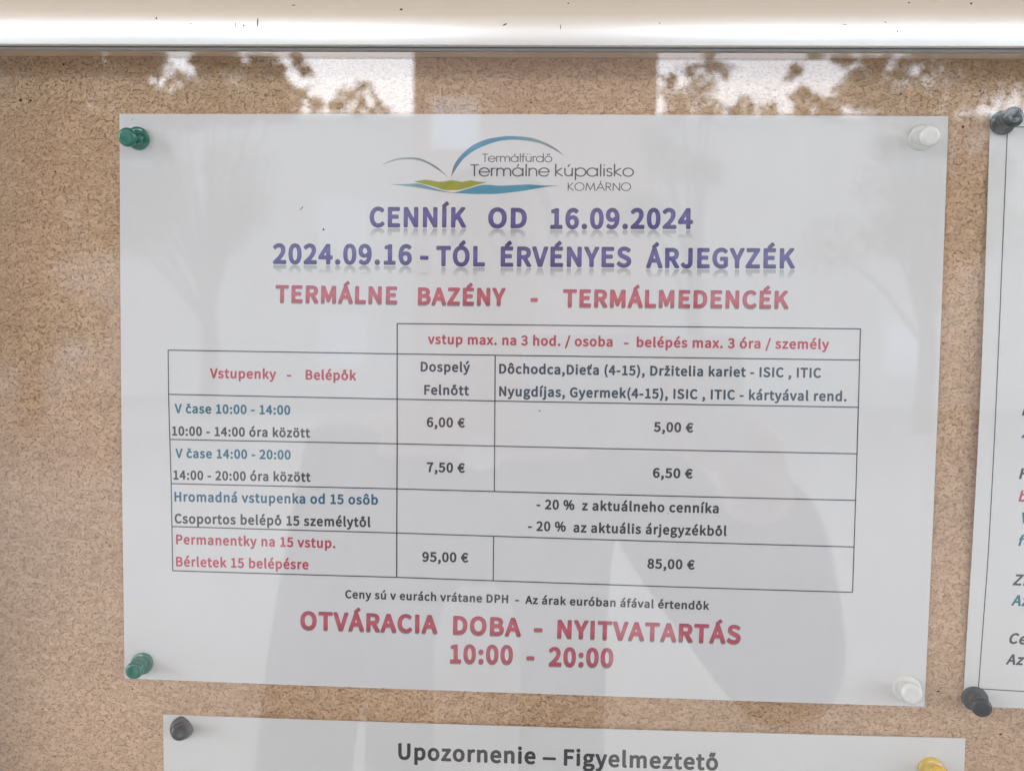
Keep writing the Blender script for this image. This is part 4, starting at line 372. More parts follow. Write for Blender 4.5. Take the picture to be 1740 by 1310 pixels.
"Ó":[1124,[499,-10,457,-6,373,18,283,64,209,127,152,201,109,289,83,388,73,500,82,613,113,725,149,799,207,874,289,941,359,977,430,999,444,1011,424,1036,420,1061,429,1086,441,1098,653,1273,681,1286,709,1286,738,1273,819,1185,826,1173,828,1148,821,1130,807,1114,655,1011,765,977,842,936,917,874,975,799,1016,712,1042,613,1051,500,1041,388,1015,289,972,201,915,127,849,70,765,24,667,-6,569,-15],[503,201,555,194,611,198,653,212,695,238,732,276,756,314,777,363,791,426,797,500,792,575,778,637,758,687,724,737,695,764,653,789,611,802,555,806,513,802,471,789,429,764,400,737,366,687,345,637,332,575,327,500,333,426,347,363,368,314,392,276,429,237,471,212]]},
"hf":{
"-":[549,[85,311,71,320,62,333,59,358,61,449,70,462,85,471,99,474,449,474,477,465,489,449,492,345,479,320,463,310,113,308]],
".":[455,[178,-8,136,18,105,59,95,111,107,163,135,202,178,227,234,236,276,228,319,202,348,163,359,111,349,59,322,21,276,-8,234,-16]],
"0":[833,[342,-8,272,16,209,59,153,124,118,189,88,279,70,382,64,499,69,615,86,718,115,809,159,886,202,936,272,984,328,1004,426,1016,496,1008,566,982,630,938,684,873,718,809,748,718,765,615,770,499,765,395,746,279,720,200,681,124,625,59,566,18,496,-7,412,-16],[380,163,412,155,440,158,468,169,496,194,518,227,539,279,552,331,562,408,566,499,563,589,553,666,537,731,514,783,496,809,468,834,426,847,398,845,368,834,342,814,320,783,297,731,284,679,271,589,268,499,272,408,283,331,295,279,316,227,333,202,358,176]],
"1":[833,[142,3,128,12,116,37,116,140,128,161,156,173,324,173,340,179,340,773,338,779,324,784,198,784,184,788,170,799,163,812,162,902,170,919,184,930,310,961,394,997,408,1000,520,998,542,980,548,954,548,179,562,173,702,173,730,166,743,153,748,140,745,24,730,7,702,0,156,0]],
"2":[833,[77,6,63,18,56,37,57,115,62,128,273,312,345,386,411,463,456,528,490,592,506,644,514,709,505,760,494,786,473,812,441,833,413,841,371,846,315,836,259,807,189,746,161,739,133,752,63,816,51,838,57,864,97,902,165,954,231,987,287,1005,385,1016,455,1011,525,994,581,968,632,928,666,889,695,838,715,773,720,722,713,631,690,554,652,476,609,409,539,321,404,179,413,176,721,177,749,171,763,158,769,140,766,24,749,6,721,0,105,0]],
"4":[833,[483,4,469,15,460,37,460,244,455,252,49,257,35,266,25,282,23,373,35,397,455,992,483,1000,623,1000,637,996,651,986,661,967,664,425,763,422,783,412,795,386,793,282,786,270,763,255,665,252,661,244,661,37,648,11,623,0,497,0],[278,425,457,425,460,657,455,675,283,437]],
"6":[833,[364,-7,294,18,229,59,178,111,130,189,100,266,79,369,73,486,82,615,104,718,140,809,192,886,252,943,322,983,406,1009,490,1016,560,1009,602,999,644,983,717,938,757,899,759,873,752,860,674,783,658,775,630,778,574,821,518,841,490,844,448,840,406,826,377,809,351,783,322,740,298,679,284,615,294,603,378,638,420,647,462,650,518,646,574,633,645,602,693,563,724,524,757,460,773,395,778,331,772,253,753,189,719,124,686,84,630,37,574,8,518,-9,448,-16],[395,163,448,152,495,163,518,177,540,202,566,253,572,279,575,331,571,369,561,408,546,437,526,460,504,473,476,483,420,486,378,475,322,441,278,395,297,292,317,240,355,189]],
"9":[833,[264,-6,180,24,110,69,80,98,76,124,81,137,154,214,180,227,208,221,271,176,320,160,348,157,390,161,432,176,460,194,488,224,514,266,538,331,550,395,544,400,488,373,446,359,376,350,306,355,250,370,180,405,145,434,110,477,79,537,60,615,56,679,62,744,79,809,112,873,152,921,204,964,264,994,320,1010,390,1016,460,1009,530,988,600,948,656,894,704,821,736,744,757,641,763,537,753,395,732,292,696,202,642,116,584,59,516,18,432,-9,362,-16,320,-15],[333,524,362,516,404,514,460,528,516,564,553,602,558,615,542,705,523,757,508,783,472,821,446,837,418,846,362,847,320,828,299,809,281,783,266,744,257,679,260,641,268,602,292,556,312,537]],
":":[455,[178,-8,136,18,105,59,95,111,107,163,135,202,178,227,234,236,276,228,319,202,348,163,359,111,349,59,322,21,276,-8,234,-16],[192,496,150,514,114,550,102,576,97,602,101,654,122,695,136,710,164,729,206,743,262,740,308,718,343,679,357,641,356,589,340,550,318,524,301,512,276,499,248,492]],
"A":[905,[27,3,14,11,4,24,3,50,345,980,358,993,377,1000,517,1000,545,993,559,980,564,967,897,63,904,37,901,24,891,11,867,0,727,0,699,11,689,24,601,281,307,282,294,270,209,25,199,11,181,1,167,0],[360,463,363,453,377,451,531,452,540,463,461,698,447,724]],
"B":[972,[160,3,146,12,134,37,134,954,139,980,152,993,174,1000,538,997,622,986,678,971,734,946,793,902,830,851,850,799,857,735,845,657,814,592,766,541,810,515,846,485,874,450,900,399,910,360,915,308,904,231,878,166,839,115,790,74,734,44,650,17,580,5,496,0,174,0],[344,179,356,171,538,174,594,184,650,207,688,244,703,282,704,334,690,373,678,389,650,409,622,421,580,432,482,440,356,440,346,437],[343,618,356,609,510,612,552,618,608,640,636,669,647,696,646,747,638,773,608,803,552,823,454,831,356,831,344,825]],
"C":[946,[451,-7,367,18,283,61,209,124,150,202,108,292,85,382,75,499,85,615,113,718,151,796,210,873,283,936,367,980,451,1005,563,1016,619,1012,703,993,745,975,801,944,869,886,875,873,872,847,801,767,787,755,773,751,745,755,703,790,661,815,633,826,591,835,563,837,493,828,451,814,400,783,367,751,335,705,311,650,296,589,289,499,295,421,309,357,330,305,362,253,401,214,451,185,493,171,549,164,619,170,689,199,759,255,787,267,801,266,822,253,894,176,901,150,886,124,815,63,745,23,703,7,647,-8,591,-15,549,-16]],
"D":[1014,[160,3,146,12,134,37,134,954,139,980,152,993,174,1000,426,1000,538,992,643,967,728,928,804,871,863,799,906,709,929,618,938,502,930,399,906,295,862,205,804,132,734,77,636,31,538,8,440,1,174,0],[344,179,356,173,482,178,566,202,608,224,646,257,682,308,704,360,719,425,723,515,717,592,705,644,683,696,646,747,608,779,552,807,496,821,412,828,346,825]],
"E":[879,[160,3,146,12,134,37,134,954,139,980,152,993,174,1000,748,1000,776,993,788,980,793,967,793,864,783,838,762,826,356,824,343,812,344,618,356,612,692,611,706,604,717,592,722,567,721,463,713,450,692,437,356,435,343,425,343,192,347,179,356,177,776,176,795,166,805,153,808,140,808,37,804,22,790,7,762,0,174,0]],
"G":[1016,[465,-7,367,21,283,65,212,124,152,202,109,292,85,382,75,499,85,615,114,718,157,802,213,873,283,931,381,982,465,1006,577,1016,633,1013,731,991,815,952,857,922,898,886,904,873,901,847,829,766,815,755,801,751,773,756,731,790,689,814,647,829,605,836,577,837,507,828,465,816,406,783,367,747,337,705,311,647,296,589,289,499,295,421,309,357,331,305,365,253,406,214,451,189,507,171,577,164,633,167,675,177,703,189,719,202,717,377,703,381,549,381,521,391,508,408,506,421,506,512,512,537,527,550,549,556,871,556,898,550,913,537,919,512,918,124,914,111,902,98,843,54,773,20,717,2,661,-9,577,-16]],
"I":[475,[160,3,146,12,134,37,134,967,146,988,174,1000,300,1000,328,991,343,967,343,37,330,11,314,2,174,0]],
"J":[805,[266,-6,224,6,182,24,127,59,70,119,49,150,44,176,50,189,64,202,154,262,168,267,196,263,208,253,252,199,280,179,308,168,350,163,392,168,420,180,441,202,459,240,468,318,468,964,471,976,481,989,504,1000,644,999,665,989,675,976,679,964,678,305,673,240,658,177,634,124,602,79,560,41,504,9,434,-10,364,-16]],
"K":[957,[160,3,146,12,134,37,134,954,139,980,160,997,188,1000,314,998,338,980,343,954,343,631,348,618,356,616,699,993,720,1000,860,1000,888,994,902,981,907,967,902,941,605,605,947,63,956,37,944,12,930,3,902,0,776,0,762,1,744,11,468,450,347,321,343,308,340,24,328,9,300,0]],
"L":[816,[160,3,146,12,134,37,134,967,146,988,174,1000,300,1000,328,991,343,967,343,192,347,179,748,176,768,166,778,153,781,140,781,37,778,24,768,11,748,1,734,0,174,0]],
"M":[1183,[160,3,146,12,134,37,134,954,134,967,146,988,174,1000,328,1000,351,993,364,980,594,390,820,980,832,993,860,1000,1014,1000,1032,993,1045,980,1050,954,1050,37,1042,17,1028,5,1014,0,888,0,861,11,852,24,846,561,841,541,832,525,670,115,658,102,636,93,538,94,524,100,510,115,342,541,333,528,331,515,328,24,318,11,300,1]],
"N":[1062,[160,3,146,12,134,37,134,954,139,980,160,997,188,1000,314,999,328,993,341,980,720,375,726,386,726,399,725,967,734,985,748,996,762,1000,888,1000,910,993,923,980,928,954,928,37,916,11,902,3,874,0,748,1,728,11,342,627,334,605,336,50,333,24,323,11,300,0]],
"O":[1088,[451,-8,353,21,269,69,207,124,150,202,108,292,83,395,75,499,84,615,110,718,146,796,202,873,276,938,353,980,451,1008,549,1016,647,1006,731,981,815,936,885,875,941,797,978,718,1004,615,1013,499,1005,395,980,292,938,202,885,129,815,66,731,20,647,-6,549,-16],[470,176,493,169,535,164,591,168,647,186,689,213,728,253,759,305,779,357,793,421,799,499,794,576,781,641,757,705,722,757,689,789,647,815,591,832,549,836,493,832,437,813,395,786,366,757,331,705,310,654,296,589,289,499,293,434,309,357,329,305,360,253,395,216,437,188]],
"R":[942,[160,3,146,12,134,37,134,954,139,980,152,993,174,1000,566,997,650,982,706,965,753,941,816,889,851,838,872,773,879,709,874,644,861,592,842,554,804,502,762,465,720,440,685,425,680,412,899,63,908,37,902,19,888,6,860,0,720,0,695,11,460,386,454,391,356,391,344,386,343,373,340,24,328,9,300,0],[345,567,356,562,524,565,585,580,622,598,652,631,666,670,667,735,650,774,622,800,566,820,468,828,356,828,346,825]],
"S":[889,[339,-6,283,9,227,29,157,66,115,95,73,131,62,150,66,176,76,189,149,266,171,277,185,277,199,272,283,210,353,179,395,169,451,163,521,171,577,193,605,221,619,253,617,305,605,331,563,365,297,478,227,518,185,552,154,589,131,628,113,679,108,731,115,796,135,847,170,899,213,939,269,974,325,996,395,1012,465,1016,563,1006,605,996,675,968,759,916,787,892,799,873,800,860,787,836,717,759,689,751,672,757,605,802,549,825,465,837,395,828,355,809,331,783,320,744,324,718,339,691,381,658,647,547,717,506,759,472,799,421,817,382,828,344,834,279,828,227,805,163,773,114,731,72,673,34,605,6,535,-10,451,-16]],
"T":[893,[358,8,344,24,341,37,341,812,330,824,64,827,48,838,38,864,39,967,43,980,56,993,78,1000,806,1000,834,994,849,980,855,954,855,864,848,843,834,830,806,824,554,822,552,37,539,11,512,0,386,0]],
"V":[860,[331,9,317,30,2,941,-2,967,2,980,23,997,51,1000,177,1000,195,993,208,980,429,296,443,312,657,980,670,993,695,1000,835,998,859,980,864,954,543,24,534,11,513,1,359,0]],
"Y":[800,[315,6,301,19,295,37,295,386,0,941,-5,967,0,980,13,993,35,1000,175,1000,189,996,203,985,399,590,413,607,596,980,609,993,623,999,777,998,800,980,805,967,800,941,504,386,501,24,491,11,469,0,343,0]],
"Z":[898,[90,3,76,12,64,37,64,115,69,128,548,812,538,824,160,824,132,830,118,843,112,864,112,967,118,982,132,994,160,1000,790,1000,813,993,826,980,831,967,831,889,828,877,340,179,804,176,825,166,835,153,838,140,838,37,832,19,818,6,790,0,104,0]],
"Á":[905,[27,3,14,11,4,24,3,50,339,967,349,986,382,1006,333,1057,328,1070,333,1096,559,1290,573,1297,601,1295,615,1286,692,1199,697,1174,692,1161,679,1148,476,1006,489,1000,531,999,546,993,559,979,902,50,901,24,891,11,867,0,727,0,699,11,689,24,601,281,307,282,294,270,209,25,199,11,181,1,167,0],[360,463,363,453,377,451,531,452,540,463,461,698,447,724]],
"É":[879,[160,3,146,12,134,37,134,967,146,988,174,1000,398,1000,410,1006,362,1057,357,1070,362,1096,588,1290,608,1298,622,1298,636,1292,650,1280,721,1199,726,1174,721,1161,504,1006,524,1000,748,1000,776,993,788,980,793,967,791,851,776,832,748,824,356,824,343,812,344,618,356,612,692,611,706,604,722,580,721,463,706,444,678,435,356,435,343,425,343,192,347,179,356,177,776,176,795,166,805,153,808,140,805,24,790,7,762,0,174,0]],
"Í":[475,[156,5,142,16,134,37,134,954,139,980,169,1006,122,1057,116,1083,134,1109,338,1282,352,1293,380,1298,394,1293,408,1282,479,1199,484,1174,479,1161,263,1006,324,994,338,980,343,967,343,37,340,24,330,11,310,1,184,0]],
"Ó":[1088,[451,-8,353,21,269,69,207,124,150,202,108,292,83,395,75,499,84,615,110,718,146,796,202,873,269,933,346,976,465,1014,423,1067,425,1093,435,1106,647,1286,661,1295,689,1297,708,1286,777,1209,787,1196,789,1170,773,1149,584,1015,647,1006,731,981,812,938,885,875,934,809,978,718,1004,615,1013,499,1005,395,980,292,938,202,885,129,815,66,731,20,647,-6,549,-16],[470,176,493,169,535,164,591,168,647,186,689,213,728,253,759,305,779,357,793,421,799,499,794,576,781,641,757,705,722,757,689,789,647,815,591,832,549,836,493,832,437,813,395,786,366,757,331,705,310,654,296,589,289,499,293,434,309,357,329,305,360,253,395,216,437,188]]},
"logo":{
" ":[300],
"K":[700,[95,1,67,14,55,31,51,45,51,941,55,969,64,983,81,995,109,998,136,983,149,955,151,601,544,983,571,998,599,995,616,983,629,955,623,927,613,914,197,507,202,493,662,87,678,59,675,31,666,17,641,2,613,4,599,12,151,403,149,45,136,17,123,7]],
"M":[1120,[105,1,91,5,74,17,65,31,62,59,171,955,184,983,203,996,231,998,256,983,265,969,553,274,567,275,855,969,864,983,889,998,917,996,931,988,945,969,949,955,1058,59,1055,31,1046,17,1029,5,997,3,973,18,961,45,875,750,861,728,607,115,599,101,583,87,553,81,525,96,513,115,259,728,245,752,159,45,146,17,133,7]],
"N":[860,[105,1,77,14,65,31,61,45,61,941,65,969,74,983,91,995,105,999,133,993,147,982,693,215,701,227,701,241,701,955,714,983,735,997,763,997,777,991,795,969,799,941,799,59,791,24,777,9,749,1,735,3,714,17,161,792,159,45,146,17,133,7]],
"O":[1040,[494,-17,452,-14,396,-3,326,21,270,49,223,81,160,137,124,179,87,235,53,305,35,361,20,431,16,501,21,571,32,627,54,697,88,767,116,810,162,865,227,921,270,951,326,979,382,999,438,1011,522,1019,592,1013,648,1002,718,977,774,948,816,919,878,865,924,809,952,767,986,697,1008,627,1019,571,1024,501,1020,431,1005,361,987,305,956,240,926,193,872,129,830,91,776,53,704,17,648,-2,592,-13],[489,81,578,84,670,109,732,142,802,198,845,249,892,333,914,403,922,445,926,501,922,557,897,655,871,711,844,753,809,795,760,839,676,888,620,908,522,921,466,917,410,905,368,890,284,842,231,795,172,716,144,658,129,613,118,557,114,501,120,431,144,342,172,284,229,207,274,165,354,117,410,95]],
"R":[700,[105,1,77,14,65,31,61,45,61,941,65,969,77,986,105,999,329,999,385,993,427,981,469,962,511,932,544,899,564,871,592,815,604,773,609,717,605,675,590,619,569,577,550,549,497,498,469,478,411,451,643,73,648,59,645,31,636,17,609,2,581,5,564,17,301,441,175,441,159,437,159,45,146,17,133,7],[159,549,161,544,175,539,357,542,413,560,455,590,483,625,497,653,508,689,511,717,509,745,497,787,483,815,462,843,413,880,357,898,161,901]],
"T":[560,[277,1,263,4,244,17,231,45,231,885,221,901,25,901,11,905,-13,927,-18,941,-17,963,-3,986,25,999,543,997,566,983,579,955,571,924,557,909,543,903,331,899,329,45,316,17,294,3]],
"a":[820,[362,-23,320,-19,264,-6,208,17,156,48,107,90,71,132,40,182,14,244,1,300,-4,356,0,412,12,468,40,538,76,594,110,633,147,664,208,703,264,726,320,739,376,744,432,740,488,728,558,700,613,664,656,626,665,636,670,689,682,706,712,719,740,712,759,692,764,664,761,34,754,20,736,6,712,1,694,6,676,20,669,34,666,76,656,94,600,46,558,20,502,-4,432,-20],[354,76,418,77,460,86,506,104,552,132,586,163,628,220,652,272,662,314,666,356,661,412,638,482,614,524,577,566,516,611,474,629,418,643,348,643,292,632,250,614,208,588,169,552,129,496,110,453,97,398,97,328,108,272,125,230,152,188,208,132,250,105,292,88]],
"d":[820,[362,-23,320,-19,264,-6,208,17,139,62,107,90,68,136,37,188,19,230,1,300,-4,356,0,412,16,482,40,538,68,584,110,633,147,664,208,703,264,726,320,739,376,744,432,740,502,724,558,700,600,674,656,626,665,636,666,650,668,1014,675,1028,691,1042,712,1049,726,1048,754,1029,764,1000,761,34,754,20,736,6,712,1,694,6,676,20,669,34,666,76,656,94,600,46,558,20,502,-4,432,-20],[354,76,418,77,460,86,506,104,552,132,586,163,628,220,652,272,662,314,666,356,661,412,638,482,614,524,577,566,516,611,474,629,418,643,348,643,292,632,250,614,208,588,169,552,129,496,110,453,97,398,97,328,108,272,125,230,152,188,208,132,250,105,292,88]],
"e":[760,[348,-22,264,-6,208,17,166,41,124,74,82,118,52,160,30,202,10,258,-1,314,-4,370,0,412,16,482,40,537,88,608,138,658,180,688,222,710,278,730,334,741,390,744,432,740,488,728,545,706,586,684,628,653,673,608,704,566,726,525,748,468,760,412,764,356,752,328,732,314,712,311,110,311,101,300,119,244,142,202,180,156,222,122,250,106,292,88,334,78,376,74,418,77,488,96,558,137,620,202,642,215,670,214,684,207,698,190,703,160,689,132,628,68,572,28,530,7,474,-12,418,-22],[103,412,110,409,656,409,660,412,644,468,623,510,591,552,561,580,530,603,474,629,418,643,376,645,306,636,267,622,194,577,157,538,124,487,106,440]],
"f":[360,[137,3,114,17,101,45,101,605,95,621,11,625,-13,647,-19,675,-6,703,11,715,95,720,101,731,105,885,118,927,151,978,192,1011,221,1026,263,1037,291,1037,311,1025,322,1011,326,997,322,969,305,949,263,937,235,922,207,887,200,857,199,731,207,720,305,719,319,715,336,703,345,689,348,661,333,634,319,625,305,621,207,621,199,605,199,45,193,27,179,11,165,3]],
"i":[220,[105,1,91,5,74,17,65,31,61,59,61,675,74,703,91,715,105,719,133,713,146,703,155,689,159,661,159,45,146,17,133,7],[91,885,77,894,64,913,61,955,65,969,77,986,91,995,119,998,146,983,155,969,159,941,156,913,148,899,133,887,119,882]],
"k":[600,[85,1,71,5,54,17,45,31,41,59,41,997,43,1013,57,1036,85,1049,99,1048,119,1039,138,1011,141,462,449,714,477,718,491,714,506,703,515,689,518,661,502,633,200,381,193,367,552,87,563,73,569,45,556,17,534,3,506,3,491,11,141,284,139,45,126,17,113,7]],
"l":[220,[105,1,91,5,74,17,65,31,61,59,61,997,63,1013,77,1036,105,1049,133,1043,147,1032,158,1011,159,997,159,45,146,17,133,7]],
"m":[1080,[85,1,57,14,45,31,41,45,41,675,45,689,57,706,85,719,113,713,135,689,141,656,195,689,239,707,309,719,365,714,407,702,449,681,505,638,533,604,547,605,603,663,673,702,729,716,799,716,855,703,897,683,953,640,992,591,1025,521,1035,479,1039,437,1039,45,1026,17,1009,5,981,2,967,7,953,18,941,45,941,423,938,465,931,493,911,535,869,583,841,602,813,613,771,620,743,619,715,613,672,591,639,563,619,535,599,493,590,437,589,45,575,16,561,6,533,1,505,16,491,45,491,423,481,493,452,549,421,582,393,601,365,613,309,620,253,608,211,584,178,549,149,493,139,423,139,45,126,17,113,7]],
"n":[680,[85,1,57,14,45,31,41,45,41,661,45,689,54,703,71,715,99,718,113,713,135,689,141,642,211,689,245,703,295,716,337,719,379,715,425,703,477,679,535,633,570,591,595,549,616,493,625,451,629,395,629,59,625,31,603,7,575,1,547,14,533,37,530,409,522,465,506,507,477,551,432,591,393,611,337,621,281,612,225,582,181,535,158,493,142,437,139,395,139,45,126,17,113,7]],
"o":[760,[362,-23,320,-19,264,-6,208,17,152,51,107,90,68,136,31,202,14,244,1,300,-4,356,2,426,16,482,40,538,66,580,110,633,152,669,215,706,264,726,306,736,376,744,446,738,502,724,544,707,600,674,656,626,694,580,720,538,744,482,758,426,764,356,756,286,746,244,726,195,689,132,653,90,600,46,558,20,502,-4,432,-20],[354,76,418,77,460,86,506,104,552,132,586,163,628,220,652,272,662,314,666,356,661,412,638,482,614,524,577,566,516,611,474,629,418,643,348,643,292,632,250,614,208,588,169,552,129,496,110,453,97,398,97,328,108,272,125,230,152,188,208,132,250,105,292,88]],
"p":[820,[100,-309,72,-296,60,-279,56,-265,56,659,59,687,72,706,86,715,114,718,128,713,143,701,151,687,156,618,165,631,212,669,264,701,324,726,380,739,436,744,506,738,562,724,618,700,674,664,712,631,744,594,783,533,806,477,820,407,824,365,820,309,804,239,781,183,755,141,716,94,660,46,618,20,562,-4,492,-20,436,-24,394,-21,324,-6,268,17,224,43,156,103,154,-265,141,-293,128,-303],[364,85,436,74,478,77,534,91,576,109,618,137,664,183,692,225,714,281,723,323,723,393,711,449,694,491,667,533,610,589,564,617,520,634,450,645,394,642,352,632,310,614,268,588,226,548,186,491,169,449,157,393,157,323,170,267,188,225,228,169,268,132,310,106]],
"r":[360,[85,1,57,14,45,31,41,45,41,661,45,689,57,706,85,719,113,713,126,703,141,672,183,698,225,714,295,717,337,707,351,697,364,675,363,647,351,628,323,614,267,621,225,609,183,574,153,521,143,479,139,437,139,45,126,17,113,7]],
"s":[480,[220,-7,178,-1,136,16,89,49,46,105,44,133,50,147,62,161,80,170,108,169,122,161,150,127,178,105,220,91,262,93,304,114,335,147,347,175,350,203,342,245,318,285,290,306,262,317,178,330,136,347,94,380,66,416,48,455,36,525,42,567,58,609,94,660,150,699,192,714,234,719,290,711,332,694,370,665,405,623,412,609,412,581,405,567,390,553,360,546,332,559,304,592,276,611,234,620,206,616,169,595,147,567,135,525,142,483,164,450,192,430,220,421,290,412,346,388,385,357,425,301,442,259,449,203,441,147,424,105,381,49,344,21,290,-2]],
"Á":[880,[45,1,17,14,5,31,1,45,7,73,395,969,404,983,423,996,437,1000,453,997,476,983,485,969,873,73,879,45,875,31,866,17,843,3,815,3,794,17,661,311,227,311,213,303,95,31,73,7],[268,409,619,409,451,801,437,820,265,423],[409,1011,381,1021,367,1037,361,1053,366,1081,451,1229,479,1248,507,1246,524,1235,534,1221,538,1207,534,1179,451,1034,437,1019]],
"á":[820,[362,-23,320,-19,264,-6,208,17,156,48,107,90,71,132,40,182,14,244,1,300,-4,356,0,412,12,468,40,538,76,594,110,633,147,664,208,703,264,726,320,739,376,744,432,740,488,728,558,700,613,664,656,626,665,636,670,689,682,706,712,719,740,712,759,692,764,664,761,34,754,20,736,6,712,1,694,6,676,20,669,34,666,76,656,94,600,46,558,20,502,-4,432,-20],[354,76,418,77,460,86,506,104,552,132,586,163,628,220,652,272,662,314,666,356,661,412,638,482,614,524,577,566,516,611,474,629,418,643,348,643,292,632,250,614,208,588,169,552,129,496,110,453,97,398,97,328,108,272,125,230,152,188,208,132,250,105,292,88],[334,784,320,791,306,809,301,832,306,851,392,1000,418,1018,450,1014,468,1000,476,986,478,958,472,944,390,802,376,789,362,783]],
"ú":[680,[309,3,239,17,197,37,164,59,113,110,90,143,68,185,54,227,41,311,41,661,45,689,54,703,71,715,99,718,126,703,139,675,139,325,148,255,163,213,197,162,239,126,281,107,337,100,393,112,435,136,477,180,503,227,518,283,521,325,521,675,533,702,547,713,561,718,589,715,606,703,619,675,619,59,615,31,603,14,589,5,561,2,547,7,525,31,519,77,463,37,421,17,379,6],[281,785,267,794,253,815,253,843,259,857,339,997,365,1017,393,1017,406,1011,421,997,427,983,427,955,420,941,337,798,309,782]],
"ü":[680,[309,3,239,17,197,37,164,59,113,110,90,143,68,185,54,227,41,311,41,661,45,689,54,703,71,715,99,718,126,703,139,675,139,325,148,255,163,213,197,162,239,126,281,107,337,100,393,112,435,136,477,180,503,227,518,283,521,325,521,675,533,702,547,713,561,718,589,715,606,703,619,675,619,59,615,31,603,14,589,5,561,2,547,7,525,31,519,77,463,37,421,17,379,6],[211,882,183,898,174,913,173,955,186,983,210,997,225,999,253,988,267,969,271,955,269,927,266,913,253,894,239,885],[421,885,407,894,394,913,391,927,397,969,406,983,421,994,449,998,463,994,478,983,487,969,491,955,486,913,478,899,463,887,449,882]],
"ő":[760,[362,-23,320,-19,264,-6,208,17,152,51,107,90,68,136,31,202,14,244,1,300,-4,356,2,426,16,482,40,538,66,580,110,633,152,669,215,706,264,726,306,736,376,744,446,738,502,724,544,707,600,674,656,626,694,580,720,538,744,482,758,426,764,356,756,286,746,244,726,195,689,132,653,90,600,46,558,20,502,-4,432,-20],[354,76,418,77,460,86,506,104,552,132,586,163,628,220,652,272,662,314,666,356,661,412,638,482,614,524,577,566,516,611,474,629,418,643,348,643,292,632,250,614,208,588,169,552,129,496,110,453,97,398,97,328,108,272,125,230,152,188,208,132,250,105,292,88],[264,801,236,815,224,832,222,860,227,874,292,1011,320,1028,348,1025,365,1014,375,1000,379,986,374,958,307,818,292,806],[418,802,393,818,384,832,381,846,387,874,455,1014,474,1026,502,1027,525,1014,535,1000,539,986,534,958,467,818,446,804]]}}''')
def _c(a): return max(0.0, min(1.0, a))
def lift(sheet, x, z):
    """how far (mm) a sheet stands off the cork at board position x, z"""
    if sheet == 1:
        u, v = _c((x+148.5)/297), _c((z+105)/210)
        return 0.5+1.9*math.sin(math.pi*u)*(0.45+0.55*math.sin(math.pi*v))+1.0*u*math.sin(math.pi*v)+0.5*(1-u)*math.sin(math.pi*v)+0.12*math.sin(9*u+4*v)
    if sheet == 2:
        u = _c((x+134)/297)
        return 0.5+1.0*math.sin(math.pi*u)
    v = _c((z+101)/205)
    return 0.5+2.0*math.sin(math.pi*v)**1.2

SL = -0.0042                                     # the case hangs a hair out of level with the sheet
def rz(x): return 124.35+ (x+182.87)*SL*0 + (x)*SL - 0.0   # lower edge of the top rail (mm) at x
def crown(a): return (15.32+33*(math.cos(a)-math.cos(.061)), 6.9+33*(math.sin(a)-math.sin(.061)))
def rail_profile():
    # (out from cork, up from the rail's lower edge) in mm
    p = [(11.0,-.1),(11.0,14),(-2,14),(-2,60),(2,60)]
    for k in range(19):                          # crown rolling back to the wall
        p.append(crown(math.radians(78-74.5*k/18)))
    p += [(15.56,.25),(15.5,.06),(15.35,0.0),(13.6,-.0),(13.4,.9),(12.9,.9),(12.8,-.1)]
    return p
case = empty('display_case', w(0, 0, 0))
tag(case, 'aluminium framed notice case with cork back and glass pane', 'display case')
XA, XB = -640.0, 560.0
def extrude_rail(name, prof, xa, xb, mat, nseg=24):
    V, F = [], []; n = len(prof)
    for i in range(nseg+1):
        x = xa+(xb-xa)*i/nseg
        for (o_, h) in prof: V.append(w(x, rz(x)+h, o_))
    for i in range(nseg):
        for k in range(n):
            a, b = i*n+k, i*n+(k+1) % n
            F.append((a, b, b+n, a+n))
    F.append(tuple(range(n))); F.append(tuple(reversed(range(nseg*n, nseg*n+n))))
    o = mesh_obj(name, V, F, mat, case)
    bm = bmesh.new(); bm.from_mesh(o.data); bmesh.ops.recalc_face_normals(bm, faces=bm.faces); bm.to_mesh(o.data); bm.free()
    o.data.polygons.foreach_set('use_smooth', [True]*len(o.data.polygons))
    es = o.modifiers.new('split', 'EDGE_SPLIT'); es.split_angle = math.radians(32)
    return o
top_rail = extrude_rail('top_rail', rail_profile(), XA, XB, M['alu'])
extrude_rail('gasket', [(13.7,-.12),(13.7,.6),(12.95,.6),(12.95,-.12)], XA, XB, M['gasket'])
extrude_rail('glazing_lip', [(12.75,-.75),(12.75,.0),(12.1,.0),(12.1,-.75)], XA, XB, M['gasket_pale'])
extrude_rail('inner_channel', [(5.0,1.35),(5.0,14.5),(.05,14.5),(.05,1.35)], XA, XB, M['strip'])
def upright(name, x0, x1):
    V, F = box_vf((x0/1000, -.0155, -.75), (x1/1000, .002, .122))
    o = mesh_obj(name, V, F, M['alu'], case); b = o.modifiers.new('bevel', 'BEVEL'); b.width = .0012; b.segments = 3
upright('side_rail', -236, -201.5); upright('side_rail', 540, 575)
box('bottom_rail', (-.236, -.0155, -.79), (.575, .002, -.7515), M['alu'], case, .0012)
box('glass_pane', (-.205, -.012, -.755), (.545, -.0085, .1255), M['glass'], case)
cork = box('cork_board', (-.235, 0, -.76), (.57, .012, .16), M['cork'], case)
def disc_vf(c, r, n=7, ax=1.0, ang=0, nn=0.0, jit=.25, seed=0):
    rnd = random.Random(seed); V = []
    for k in range(n):
        a = 2*math.pi*k/n; q = 1+rnd.uniform(-jit, jit)
        x, z = r*q*math.cos(a), r*q*ax*math.sin(a)
        ca, sa = math.cos(ang), math.sin(ang)
        V.append(w(c[0]+x*ca-z*sa, c[1]+x*sa+z*ca, nn))
    return V, [tuple(range(n))]
